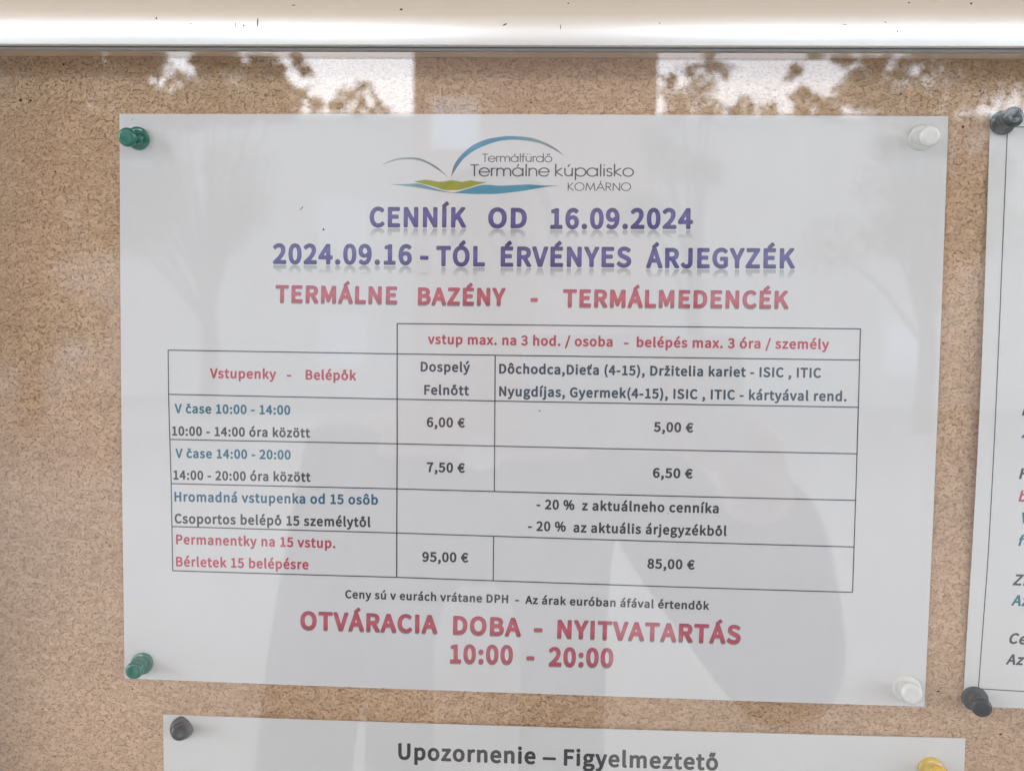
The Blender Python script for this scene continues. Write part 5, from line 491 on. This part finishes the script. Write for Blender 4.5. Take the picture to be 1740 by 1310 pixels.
for i, (x, z, r) in enumerate(D['holes']):
    V, F = disc_vf((x, z), r, 9, .9, 0, .04, .3, i); mesh_obj('pin_hole', V, F, M['hole'], case)
for i, (x, z, ww, hh, a) in enumerate(D['rs']):
    h = z-rz(x)
    # follow the rail's face: flat below 9.5 mm, rolled back above
    nn = 15.57-.036*h+.05 if h < 6.9 else crown(math.asin(min(.99, (h-6.9)/33+math.sin(.061))))[0]+.05
    V, F = disc_vf((x, z), ww/2, 7, hh/ww, math.radians(a), nn, .25, 50+i); mesh_obj('dirt_speck', V, F, M['speck'], case)

# ------------------------------------------------------------------ paper sheets and print
def on_sheet(s, x, z, e=0.0): return w(x, z, lift(s, x, z)+e)
def make_sheet(s, corners, nx, ny, mat, label):
    (ax, az), (bx, bz), (cx, cz), (dx, dz) = corners      # TL TR BR BL
    org = w((ax+bx+cx+dx)/4, (az+bz+cz+dz)/4, 0)
    V, F = [], []
    def P(u, v, e):
        x = (ax*(1-u)+bx*u)*(1-v)+(dx*(1-u)+cx*u)*v; z = (az*(1-u)+bz*u)*(1-v)+(dz*(1-u)+cz*u)*v
        return on_sheet(s, x, z, e)
    for e in (0.0, -.11):
        for j in range(ny+1):
            for i in range(nx+1): V.append(P(i/nx, j/ny, e))
    n = (nx+1)*(ny+1)
    for j in range(ny):
        for i in range(nx):
            a = j*(nx+1)+i; q = (a, a+1, a+nx+2, a+nx+1)
            F.append(tuple(reversed(q))); F.append(tuple(k+n for k in q))
    rim = [i for i in range(nx+1)]+[j*(nx+1)+nx for j in range(1, ny+1)]+[ny*(nx+1)+i for i in range(nx-1, -1, -1)]+[j*(nx+1) for j in range(ny-1, 0, -1)]
    for k in range(len(rim)):
        a, b = rim[k], rim[(k+1) % len(rim)]; F.append((a, b, b+n, a+n))
    o = mesh_obj('paper_sheet', V, F, mat, None, True, origin=org)
    es = o.modifiers.new('split', 'EDGE_SPLIT'); es.split_angle = math.radians(40)
    return tag(o, label, 'notice', 'paper notices pinned on the cork')
q = D['quads']
q2a, q2b = q['2']
d2 = ((q2b[0]-q2a[0]), (q2b[1]-q2a[1])); L2 = math.hypot(*d2); dn = (d2[1]/L2*210, -d2[0]/L2*210)
sheets = {
 1: make_sheet(1, q['1'], 66, 48, M['paper'], 'landscape white price list with logo, purple and red headings and a table, largest in view'),
 2: make_sheet(2, [q2a, q2b, (q2b[0]+dn[0], q2b[1]+dn[1]), (q2a[0]+dn[0], q2a[1]+dn[1])], 50, 30, M['paper2'], 'white notice below the price list, one bold grey heading line showing'),
 3: make_sheet(3, [(162.85,107.0), (372.8,106.6), (372.2,-105.3), (162.1,-104.9)], 50, 44, M['paper2'], 'white notice cut by the right edge, thin grey border and italic lines'),
}
def inside(p, poly):
    c = False; x, y = p
    for i in range(len(poly)):
        (x0, y0), (x1, y1) = poly[i-1], poly[i]
        if (y0 > y) != (y1 > y) and x < x0+(y-y0)*(x1-x0)/(y1-y0): c = not c
    return c
def flat_piece(name, s, polys, mat, e, parent=None, grade=None):
    """flat print: list of loops-groups in board mm, laid on the sheet"""
    V, F, G = [], [], []
    for loops, gr in polys:
        b = len(V)
        for l in loops:
            for x, z in l: V.append(on_sheet(s, x, z, e))
        if gr is not None: G += gr
        starts = [sum(len(q_) for q_ in loops[:i]) for i in range(len(loops))]
        outer = [i for i, l in enumerate(loops) if not any(j != i and inside(l[0], loops[j]) for j in range(len(loops)))]
        for i in outer:
            grp = [i]+[j for j in range(len(loops)) if j not in outer and inside(loops[j][0], loops[i])]
            pts = [Vector((x, z, 0)) for j in grp for x, z in loops[j]]; idx = [starts[j]+k for j in grp for k in range(len(loops[j]))]
            for t in tessellate_polygon([[Vector((x, z, 0)) for x, z in loops[j]] for j in grp]):
                a, bb, c = (pts[k] for k in t)
                if (bb-a).cross(c-a).z < 0: t = (t[0], t[2], t[1])
                F.append(tuple(idx[k]+b for k in t))
    o = mesh_obj(name, [v-sheets[s].location for v in V], F, mat, parent or sheets[s])
    if G:
        at = o.data.attributes.new('grade', 'FLOAT', 'POINT'); at.data.foreach_set('value', G)
    return o
def layout(txt, face, gap=1.0):
    """glyph loops of a line in thousandths of the cap height"""
    x = 0; out = []; f = FONT[face]
    for ch in txt:
        g = f[ch]
        for_l = [list(zip(l[::2], l[1::2])) for l in g[1:]]
        if for_l: out.append((x, for_l))
        x += g[0]
    lo = min(px+ox for ox, ls in out for l in ls for px, _ in l); hi = max(px+ox for ox, ls in out for l in ls for px, _ in l)
    return out, lo, hi
def place(glyphs, lo, hi, a, b, cap, shear=0.0, dx=0.0, dy=0.0, flip=False, sy=1.0, oy=0.0, natural=False):
    L = math.hypot(b[0]-a[0], b[1]-a[1]); ux, uz = (b[0]-a[0])/L, (b[1]-a[1])/L
    k = L/(hi-lo)
    if natural: k = cap/1000*.92
    res = []
    for ox, ls in glyphs:
        new, gr = [], []
        for l in ls:
            nl = []
            for px, py in l:
                vv = (py*sy+oy)/1000*cap
                X = (px+ox-lo)*k + shear*vv + dx; Y = (-vv*.92-.35 if flip else vv)+dy
                nl.append((a[0]+ux*X-uz*Y, a[1]+uz*X+ux*Y)); gr.append(max(0.0, min(1.0, py/1000)))
            new.append(nl)
        res.append((new, gr))
    return res
for s, kind, txt, a, b, cap, col in D['segs']:
    if kind == 'logo':
        g, lo, hi = layout(txt, 'logo'); flat_piece('logo_text', s, place(g, lo, hi, a, b, cap), M['logo_grey'], .05)
    elif kind in ('body', 'italic'):
        g, lo, hi = layout(txt, 'body')
        nat = kind == 'italic' and len(txt) == 1
        flat_piece('text_line', s, place(g, lo, hi, a, b, cap, .2 if kind == 'italic' else 0, natural=kind == 'italic'), M[col], .05)
    else:
        g, lo, hi = layout(txt, 'ho'); g2, lo2, hi2 = layout(txt, 'hf')
        # keep the inner letters centred in their outlines
        out = flat_piece('heading_text', s, place(g, lo, hi, a, b, cap), M['purple_edge' if kind == 'purple' else 'red_edge'], .05)
        x = 0; g2 = []
        for ch in txt:
            gg = FONT['hf'][ch]
            g2.append((x+18, [list(zip(l[::2], l[1::2])) for l in gg[1:]])); x += FONT['ho'][ch][0]
        flat_piece('letter_fill', s, place(g2, lo, hi, a, b, cap, sy=.962, oy=19), M['purple' if kind == 'purple' else 'red_grad'], .065, out)
        if kind == 'purple':
            flat_piece('letter_mirror', s, place(g, lo, hi, a, b, cap, flip=True), M['mirror'], .03, out)
        else:
            flat_piece('letter_shadow_print', s, place(g, lo, hi, a, b, cap, dx=-.12, dy=-.42), M['shade'], .03, out)
def strip_mesh(name, s, pts, wd_, mat, e):
    V, F = [], []
    dense = []
    for i in range(len(pts)-1):
        (x0, z0), (x1, z1) = pts[i], pts[i+1]; n = max(1, int(math.hypot(x1-x0, z1-z0)/4))
        for k in range(n): dense.append((x0+(x1-x0)*k/n, z0+(z1-z0)*k/n))
    dense.append(tuple(pts[-1]))
    for i, (x, z) in enumerate(dense):
        p, q_ = dense[max(0, i-1)], dense[min(len(dense)-1, i+1)]
        L = math.hypot(q_[0]-p[0], q_[1]-p[1]); nx, nz = -(q_[1]-p[1])/L*wd_/2, (q_[0]-p[0])/L*wd_/2
        V += [on_sheet(s, x+nx, z+nz, e), on_sheet(s, x-nx, z-nz, e)]
    F = [(2*i, 2*i+1, 2*i+3, 2*i+2) for i in range(len(dense)-1)]
    return mesh_obj(name, [v-sheets[s].location for v in V], F, mat, sheets[s])
for s, pts, ww in D['rules']:
    ww *= 1.15
    hor = abs(pts[-1][0]-pts[0][0]) > abs(pts[-1][1]-pts[0][1])
    nm = ('table_rule' if s == 1 else 'border_rule')
    strip_mesh(nm, s, pts, ww, M['rule'] if s == 1 else M['grey'], .052 if hor else .058)
for k, nm in (('arch','logo_arch'), ('wing','logo_wing'), ('wave','logo_wave'), ('green','logo_meadow')):
    P = D['shapes'][k]
    # round the traced outline with a closed Catmull-Rom pass, keeping its tips
    n = len(P); R_ = []
    for i in range(n):
        p0, p1, p2, p3 = (Vector(P[(i+j-1) % n]) for j in range(4))
        def tip(a_, b_, c_): return (b_-a_).normalized().dot((c_-b_).normalized()) < .3
        if tip(p0, p1, p2): p0 = p1
        if tip(p1, p2, p3): p3 = p2
        for t in (0, .25, .5, .75):
            R_.append(tuple(.5*((2*p1)+(p2-p0)*t+(2*p0-5*p1+4*p2-p3)*t*t+(3*p1-p0-3*p2+p3)*t**3)))
    flat_piece(nm, 1, [([R_], None)], M[k], {'arch': .04, 'wing': .044, 'wave': .048, 'green': .056}[k])
for i, (s, x, z, ww, hh, a) in enumerate(D['specks']):
    V, F = disc_vf((0, 0), ww/2, 7, hh/ww, math.radians(a), 0, .3, 90+i)
    V = [v+on_sheet(s, x, z, .12)-sheets[s].location for v in V]
    mesh_obj('dirt_speck', V, F, M['speck'], sheets[s])

# ------------------------------------------------------------------ push pins
def lathe(name, prof, mat, parent, n=40):
    V, F = [], []; m_ = len(prof)
    for r, h in prof:
        for k in range(n):
            a = 2*math.pi*k/n; V.append((r*math.cos(a)/1000, r*math.sin(a)/1000, h/1000))
    for j in range(m_-1):
        for k in range(n):
            F.append((j*n+k, j*n+(k+1) % n, (j+1)*n+(k+1) % n, (j+1)*n+k))
    F.append(tuple(reversed(range(n)))); F.append(tuple(range((m_-1)*n, m_*n)))
    o = mesh_obj(name, V, F, mat, parent, True)
    es = o.modifiers.new('split', 'EDGE_SPLIT'); es.split_angle = math.radians(50)
    return o
PL = ['shiny green push pin at the top left corner of the price list', 'green push pin at the bottom left corner of the price list',
      'dark grey push pin at the top left of the lower notice', 'translucent white push pin at the top right corner of the price list',
      'large translucent white push pin at the bottom right corner of the price list', 'glossy black push pin at the top of the right hand notice',
      'charcoal push pin at the bottom corner of the right hand notice', 'yellow push pin at the top right of the lower notice']
def make_pin(i, col, b, h, hh, rb, rh):
    base = w(b[0], b[1], 1.0); head = w(h[0], h[1], hh+1.0)
    root = empty('push_pin', base); ax = (head-base)
    root.rotation_euler = ax.to_track_quat('Z', 'Y').to_euler()
    tag(root, PL[i], 'push pin', 'push pins holding the notices')
    m_ = M['pin_'+col]; H = ax.length*1000
    lathe('base_flange', [(rb*.8,-.1),(rb*.97,.0),(rb,.25),(rb,.75),(rb*.97,1.0),(rb*.88,1.2),(rb*.6,1.5)], m_, root)
    hp = [(rb*.6,1.52),(rb*.5,1.9),(rb*.43,2.7),(rh*.52,H*.5),(rh*.56,H*.62),(rh*.7,H-2.3),(rh*.93,H-1.9),(rh*.99,H-1.6),(rh,H-1.35),(rh*.985,H-1.08),(rh*.95,H-.82),(rh*.89,H-.56),(rh*.81,H-.34),(rh*.7,H-.17),(rh*.58,H-.12),(rh*.4,H-.26),(rh*.2,H-.32),(rh*.05,H-.33)]
    lathe('grip', hp, m_, root)
    lathe('needle', [(.5,-9.0+3),(.55,-.15)], M['steel'], root, 10)
    return root
for i, p in enumerate(D['pins']): make_pin(i, *p)

# ------------------------------------------------------------------ what stands behind the photographer (seen in the pane)
GZ = -1.5
ground_m = plain('paving_grey', (.21,.205,.20), .9, .15, 3)
gr = mesh_obj('ground', [(-150,-150,GZ),(150,-150,GZ),(150,20,GZ),(-150,20,GZ)], [(0,1,2,3)], ground_m); tag(gr, kind='structure')
wall = box('wall', (-6, .014, GZ), (6, .25, 2.4), plain('plaster_wall', (.55,.50,.43), .9, .1, 4, bump=.002)); tag(wall, 'cream plaster wall that the notice case hangs on', 'wall')
# unseen roof, added to block most sky light from the notice board
can = empty('shade_canopy', (0, 0, 1.9)); tag(can, 'unseen timber roof added to shade the notice board', 'shade_canopy')
woodm = plain('soffit_wood', (.66,.40,.17), .55, .15, 8)
for i in range(13):
    y0 = -3.7+i*(3.7+.0)/13; box('soffit_board', (-4, y0+.002, 1.9), (4, y0+3.7/13-.002, 1.92), woodm, can)
for ob in can.children: ob.location = -can.location
box('roof_sheet', (-4.05, -3.7-.05, 1.924), (4.05, 0, 1.97), plain('roof_grey', (.3,.3,.3), .8), can).location = -can.location

def facade(name, x0, x1, y, z1, depth, mat, wins, label, trim, glassm):
    b = empty(name, (0, 0, 0)); tag(b, label, 'building')
    box('wall', (x0, y-depth, GZ), (x1, y, z1), mat, b)
    box('cornice', (x0-.15, y-depth-.15, z1+.003), (x1+.15, y+.15, z1+.16), trim, b)
    for (wx, wz) in wins:
        f = box('window', (wx-.65, y+.003, wz), (wx+.65, y+.06, wz+1.4), trim, b)
        box('pane', (wx-.55, y+.063, wz+.1), (wx-.03, y+.075, wz+1.3), glassm, f)
        box('pane', (wx+.03, y+.063, wz+.1), (wx+.55, y+.075, wz+1.3), glassm, f)
    return b
dkglass = plain('window_glass_sky_tint', (.62,.68,.78), .08, metal=.0, Specular_IOR_Level=.8)  # sky reflection put into the panes as a pale blue base colour
trim = plain('white_trim', (.7,.7,.68), .6)
facade('long_building', -30, 22, -22, 6.2, 8, plain('pale_plaster', (.48,.48,.47), .9, .1, 1), [(-29.2+7.8*i, z) for i in range(7) for z in (-.6, 2.6)], 'long pale building across the road, mirrored in the pane', trim, dkglass)
facade('tower_house', -3.75, 2.75, -21.5, 13, 6, plain('rose_plaster', (.38,.27,.235), .9, .12, .8), [(-2.6, 5.3), (1.6, 8.6)], 'tall rose plaster house between the trees, mirrored in the pane', trim, dkglass)

leafm = N('leaf_green')
inf = leafm.add('ShaderNodeObjectInfo'); g_ = leafm.add('ShaderNodeNewGeometry')
lc = leafm.ramp(g_.outputs['Random Per Island'], [(0,(.045,.07,.02)),(.5,(.07,.10,.03)),(1,(.11,.14,.05))])
pr = leafm.principled(Base_Color=lc, Roughness=.6); tl = leafm.add('ShaderNodeBsdfTranslucent', {'Color': lc}); mxx = leafm.add('ShaderNodeMixShader', {0: .3})
leafm.t.links.new(pr.outputs[0], mxx.inputs[1]); leafm.t.links.new(tl.outputs[0], mxx.inputs[2]); leafm = leafm.surf(mxx)
bark = plain('bark', (.12,.09,.065), .95, .3, 6, bump=.01)
def tube(pts, n=8):
    V, F = [], []
    for (p, r) in pts:
        for k in range(n):
            a = 2*math.pi*k/n; V.append((p[0]+r*math.cos(a), p[1]+r*math.sin(a), p[2]))
    for j in range(len(pts)-1):
        for k in range(n): F.append((j*n+k, j*n+(k+1) % n, (j+1)*n+(k+1) % n, (j+1)*n+k))
    return V, F
CX, CZ = CAM[0]/1000, CAM[1]/1000
def tree(label, tx, ty, clumps, leaf=.07, seed=1):
    """clumps: (x, y, z, radius, leaves)"""
    rnd = random.Random(seed)
    t = empty('tree', (tx, ty, GZ)); tag(t, label, 'tree', 'trees across the road')
    V, F = tube([((0,0,-.1),.22), ((.05,0,1.2),.17), ((0,.05,2.6),.13), ((.1,0,4.5),.07)])
    for c in clumps:
        if c[4] < 200: continue
        p = Vector((c[0]-tx, c[1]-ty, c[2]-GZ)); s0 = Vector((0, 0, min(2.4, p.z*.5))); b = len(V)
        v2, f2 = tube([(s0, .07), (s0.lerp(p, .5)+Vector((0,0,.2)), .045), (p, .015)], 5)
        V += v2; F += [tuple(i+b for i in f) for f in f2]
    mesh_obj('trunk', V, F, bark, t, True)
    V, F = [], []
    for (x, y, z, r, n) in clumps:
        for _ in range(n):
            d = Vector((rnd.gauss(0,1), rnd.gauss(0,1), rnd.gauss(0,1))).normalized()*r*rnd.random()**.45
            p = Vector((x-tx, y-ty, z-GZ))+Vector((d.x, d.y, d.z*.85))
            u = Vector((rnd.gauss(0,1), rnd.gauss(0,1), rnd.gauss(0,.6))).normalized()*leaf*rnd.uniform(.6,1.3)
            v = u.cross(Vector((rnd.gauss(0,1), rnd.gauss(0,1), rnd.gauss(0,1)))).normalized()*leaf*.5
            b = len(V); V += [p-u, p-v, p+u, p+v]; F.append((b, b+1, b+2, b+3))
    mesh_obj('crown', V, F, leafm, t)
def at(px, py, Dst):
    """street position seen in the pane at a given bearing (tangents right and up) and distance"""
    return (CX+(px-932)/1359*Dst, -Dst, CZ+(590-py)/1359*Dst)
def clump(px, py, Dst, r, n): return (*at(px, py, Dst), r, n)
def scatter(rnd, x0, x1, y0, y1, Dst, count, r, n):
    return [clump(rnd.uniform(x0, x1), rnd.uniform(y0, y1), Dst+rnd.uniform(-1, 1), r*rnd.uniform(.7, 1.2), n) for _ in range(count)]
rt = random.Random(4)
def wisps(rnd, pts, Dst):
    """thin twigs of leaves at the edge of a crown: several small clumps for each one asked for"""
    out = []
    for x, y, spread, k in pts:
        for _ in range(k):
            out.append(clump(x+rnd.gauss(0, spread), y+rnd.gauss(0, spread*.8), Dst+rnd.uniform(-.5, .5), rnd.uniform(.05, .16), rnd.randint(8, 26)))
    return out
left = [clump(x, y, 15, .5, 1500) for x, y in ((430,130),(455,175),(380,180),(350,110),(330,170),(290,190),(240,185),(190,160),(200,100),(215,95))] \
    + wisps(rt, [(488,100,7,8),(505,125,7,8),(500,158,8,9),(528,178,8,9),(560,185,9,10),(585,170,9,8),(610,160,12,7),(600,190,10,8),(640,185,10,4),(290,150,14,9),(250,130,12,9),(310,110,14,8)], 15) \
    + scatter(rt, 150, 470, 210, 420, 15, 12, .7, 700)
tree('broad leafy tree left of the rose house, mirrored in the pane', -6.6, -15, left, leaf=.055, seed=3)
far_left = [clump(x, y, 14, .7, 1300) for x, y in ((50,135),(20,150),(75,115),(60,90),(100,150),(30,170),(-40,100),(130,110),(-60,200),(90,210),(150,220),(0,260),(110,300))] + scatter(rt, -80, 170, 300, 600, 14, 12, .8, 800)
tree('broad leafy tree at the far left, mirrored in the pane', -9.5, -14, far_left, leaf=.055, seed=5)
mid = [clump(1180,150,16,.34,240), clump(1150,175,16,.36,260), clump(1195,185,16,.3,200), clump(1195,115,16,.2,80), clump(1125,160,16,.28,110), clump(1140,190,16,.3,150), ] + wisps(rt, [(1215,120,7,7),(1160,120,8,8),(1128,140,8,8),(1240,188,9,9),(1265,182,8,7),(1200,95,6,4),(1300,192,10,6)], 16) \
    + scatter(rt, 1080, 1230, 215, 380, 16, 5, .5, 420)
tree('thin young tree right of the rose house, mirrored in the pane', 2.9, -16, mid, leaf=.055, seed=7)
right = wisps(rt, [(1330,124,6,8),(1368,97,5,6),(1415,104,6,8),(1345,165,8,10),(1352,182,8,10),(1390,182,9,14),(1425,165,8,9),(1440,135,8,9),(1452,105,8,8),(1375,175,9,9),(1480,100,14,9),(1530,110,14,8)], 15) + [clump(1400,192,15,.18,110),
    clump(1455,150,15,.5,900), clump(1500,170,15,.6,1000), clump(1560,175,15,.6,1000), clump(1510,120,15,.22,150), clump(1475,112,15,.18,110), clump(1570,110,15,.35,300), clump(1540,90,15,.3,200), clump(1630,140,15,.6,1100), clump(1650,110,15,.4,500), clump(1700,120,15,.6,1100), clump(1740,110,15,.5,900), clump(1600,100,15,.3,250)] \
    + scatter(rt, 1400, 1740, 210, 420, 15, 12, .7, 700)
tree('broad leafy tree to the right, mirrored in the pane', 7.0, -15, right, leaf=.055, seed=9)

# ------------------------------------------------------------------ the photographer, seen only as a soft reflection
def skin_body(name, joints, edges, mat, parent=None, sub=1, root=0):
    me = bpy.data.meshes.new(name); me.from_pydata([j[0] for j in joints], edges, [])
    o = bpy.data.objects.new(name, me); link(o, parent)
    sk = o.modifiers.new('skin', 'SKIN'); sk.use_smooth_shade = True
    for i, j in enumerate(joints):
        r = j[1]; me.skin_vertices[0].data[i].radius = r if isinstance(r, tuple) else (r, r)
    me.skin_vertices[0].data[root].use_root = True
    sb = o.modifiers.new('sub', 'SUBSURF'); sb.levels = sb.render_levels = sub
    me.materials.append(mat)
    return o
skinm = plain('skin', (.55,.33,.24), .5); jacketm = plain('jacket_cloth', (.035,.04,.05), .9); shirtm = plain('shirt_cloth', (.62,.62,.62), .85)
trousm = plain('trouser_cloth', (.05,.06,.09), .9); hairm = plain('hair_brown', (.05,.03,.02), .6, .3, 200); shoem = plain('shoe', (.03,.03,.03), .5)
per = empty('person', (-.06, -.68, GZ)); tag(per, 'person in a dark jacket and pale shirt holding up a phone, mirrored in the pane', 'person')
off = -Vector((-.06, -.68, GZ))
px_, py_ = -.06, -.68
J = [((px_,py_,-.58),(.15,.10)), ((px_,py_+.01,-.38),(.135,.095)), ((px_,py_+.02,-.17),(.155,.10)), ((px_,py_+.01,-.07),(.09,.07)), ((px_,py_+.02,-.0),(.055,.055)),
     ((px_,py_+.035,.08),(.068,.082)), ((px_,py_+.02,.165),(.078,.094)), ((px_,py_+.015,.215),(.055,.065)),
     ((px_+.17,py_,-.12),.055), ((px_+.33,py_+.14,-.33),.042), ((px_+.245,-.40,-.09),.030), ((px_+.215,-.345,-.03),(.034,.016)),
     ((px_-.16,py_,-.12),.055), ((px_-.21,py_+.0,-.40),.044), ((px_-.215,py_+.10,-.64),.030), ((px_-.235,py_+.13,-.72),(.034,.016)),
     ((px_+.10,py_,-.72),.085), ((px_+.11,py_+.01,-1.05),.06), ((px_+.12,py_-.01,-1.43),.04),
     ((px_-.10,py_,-.72),.085), ((px_-.11,py_+.01,-1.05),.06), ((px_-.12,py_-.01,-1.43),.04)]
E_ = [(0,1),(1,2),(2,3),(3,4),(4,5),(5,6),(6,7),(3,8),(8,9),(9,10),(10,11),(3,12),(12,13),(13,14),(14,15),(0,16),(16,17),(17,18),(0,19),(19,20),(20,21)]
def sh(J_): return [(tuple(Vector(p)+off), r) for p, r in J_]
skin_body('body', sh(J), E_, skinm, per, 2)
def grow(r, g): return tuple(a+g for a in r) if isinstance(r, tuple) else r+g
ji = [1,2,3,8,9,10,12,13,14]; jj = [(J[i][0], grow(J[i][1], .022)) for i in ji]
skin_body('jacket', sh(jj+[((px_,py_,-.56),(.17,.125))]), [(9,0),(0,1),(1,2),(2,3),(3,4),(4,5),(2,6),(6,7),(7,8)], jacketm, per, 2)
skin_body('shirt_front', sh([((px_,py_+.10,-.50),(.05,.035)), ((px_,py_+.105,-.30),(.055,.035)), ((px_,py_+.085,-.13),(.045,.03)), ((px_,py_+.06,-.06),(.035,.03))]), [(0,1),(1,2),(2,3)], shirtm, per, 2)
ti = [0,16,17,18,19,20,21]; tj = [(J[i][0], grow(J[i][1], .02)) for i in ti]
skin_body('trousers', sh(tj), [(0,1),(1,2),(2,3),(0,4),(4,5),(5,6)], trousm, per, 2)
for sx in (.12, -.12):
    skin_body('shoe', sh([((px_+sx,py_-.05,-1.455),(.042,.04)), ((px_+sx,py_+.06,-1.46),(.045,.035)), ((px_+sx,py_+.16,-1.47),(.035,.025))]), [(0,1),(1,2)], shoem, per, 2)
skin_body('hair', sh([((px_,py_-.03,.06),(.06,.05)), ((px_,py_-.02,.16),(.088,.085)), ((px_,py_+.02,.235),(.072,.08))]), [(0,1),(1,2)], hairm, per, 2)
for sx in (-1, 1):
    skin_body('ear', sh([((px_+sx*.076,py_+.03,.10),.012), ((px_+sx*.082,py_+.02,.135),.014)]), [(0,1)], skinm, per, 1)
    skin_body('eye', sh([((px_+sx*.03,py_+.113,.135),.012), ((px_+sx*.031,py_+.114,.135),.012)]), [(0,1)], M['speck'], per, 1)
skin_body('nose', sh([((px_,py_+.115,.13),.009), ((px_,py_+.135,.098),.013)]), [(0,1)], skinm, per, 1)
skin_body('mouth', sh([((px_-.022,py_+.118,.065),.006), ((px_+.022,py_+.118,.065),.006)]), [(0,1)], plain('lips', (.4,.15,.13), .5), per, 1)
hx, hy, hz = px_+.215, -.335, -.03
for k in range(4):                               # fingers closed round the edge of the phone
    z = hz+.045-.021*k; l = (.0, .006, .004, -.006)[k]
    skin_body('finger', sh([((hx-.005,hy-.005,z-.01),.0105), ((hx-.022,hy+.022,z),.0095), ((hx-.048,hy+.034,z+.002),.0088), ((hx-.068-l,hy+.033,z+.003),.0078)]), [(0,1),(1,2),(2,3)], skinm, per, 1)
skin_body('thumb', sh([((hx-.005,hy-.01,hz-.035),.013), ((hx-.04,hy-.012,hz-.02),.0115), ((hx-.066,hy-.006,hz+.0),.010)]), [(0,1),(1,2)], skinm, per, 1)
for k in range(5):
    z = -.735-.006*abs(k-1.5)
    skin_body('finger', sh([((px_-.235,py_+.12+.0,-.74),.011), ((px_-.232,py_+.105+.016*k,z-.03),.009), ((px_-.222,py_+.108+.015*k,z-.065),.0075)]), [(0,1),(1,2)], skinm, per, 1)
ph = box('phone', (-.008, -.3035, -.050), (.148, -.2965, .032), plain('phone_back_silver', (.42,.45,.50), .35, metal=.3), None, .003)
tag(ph, 'slim silver blue phone held up by the person, mirrored in the pane', 'phone')
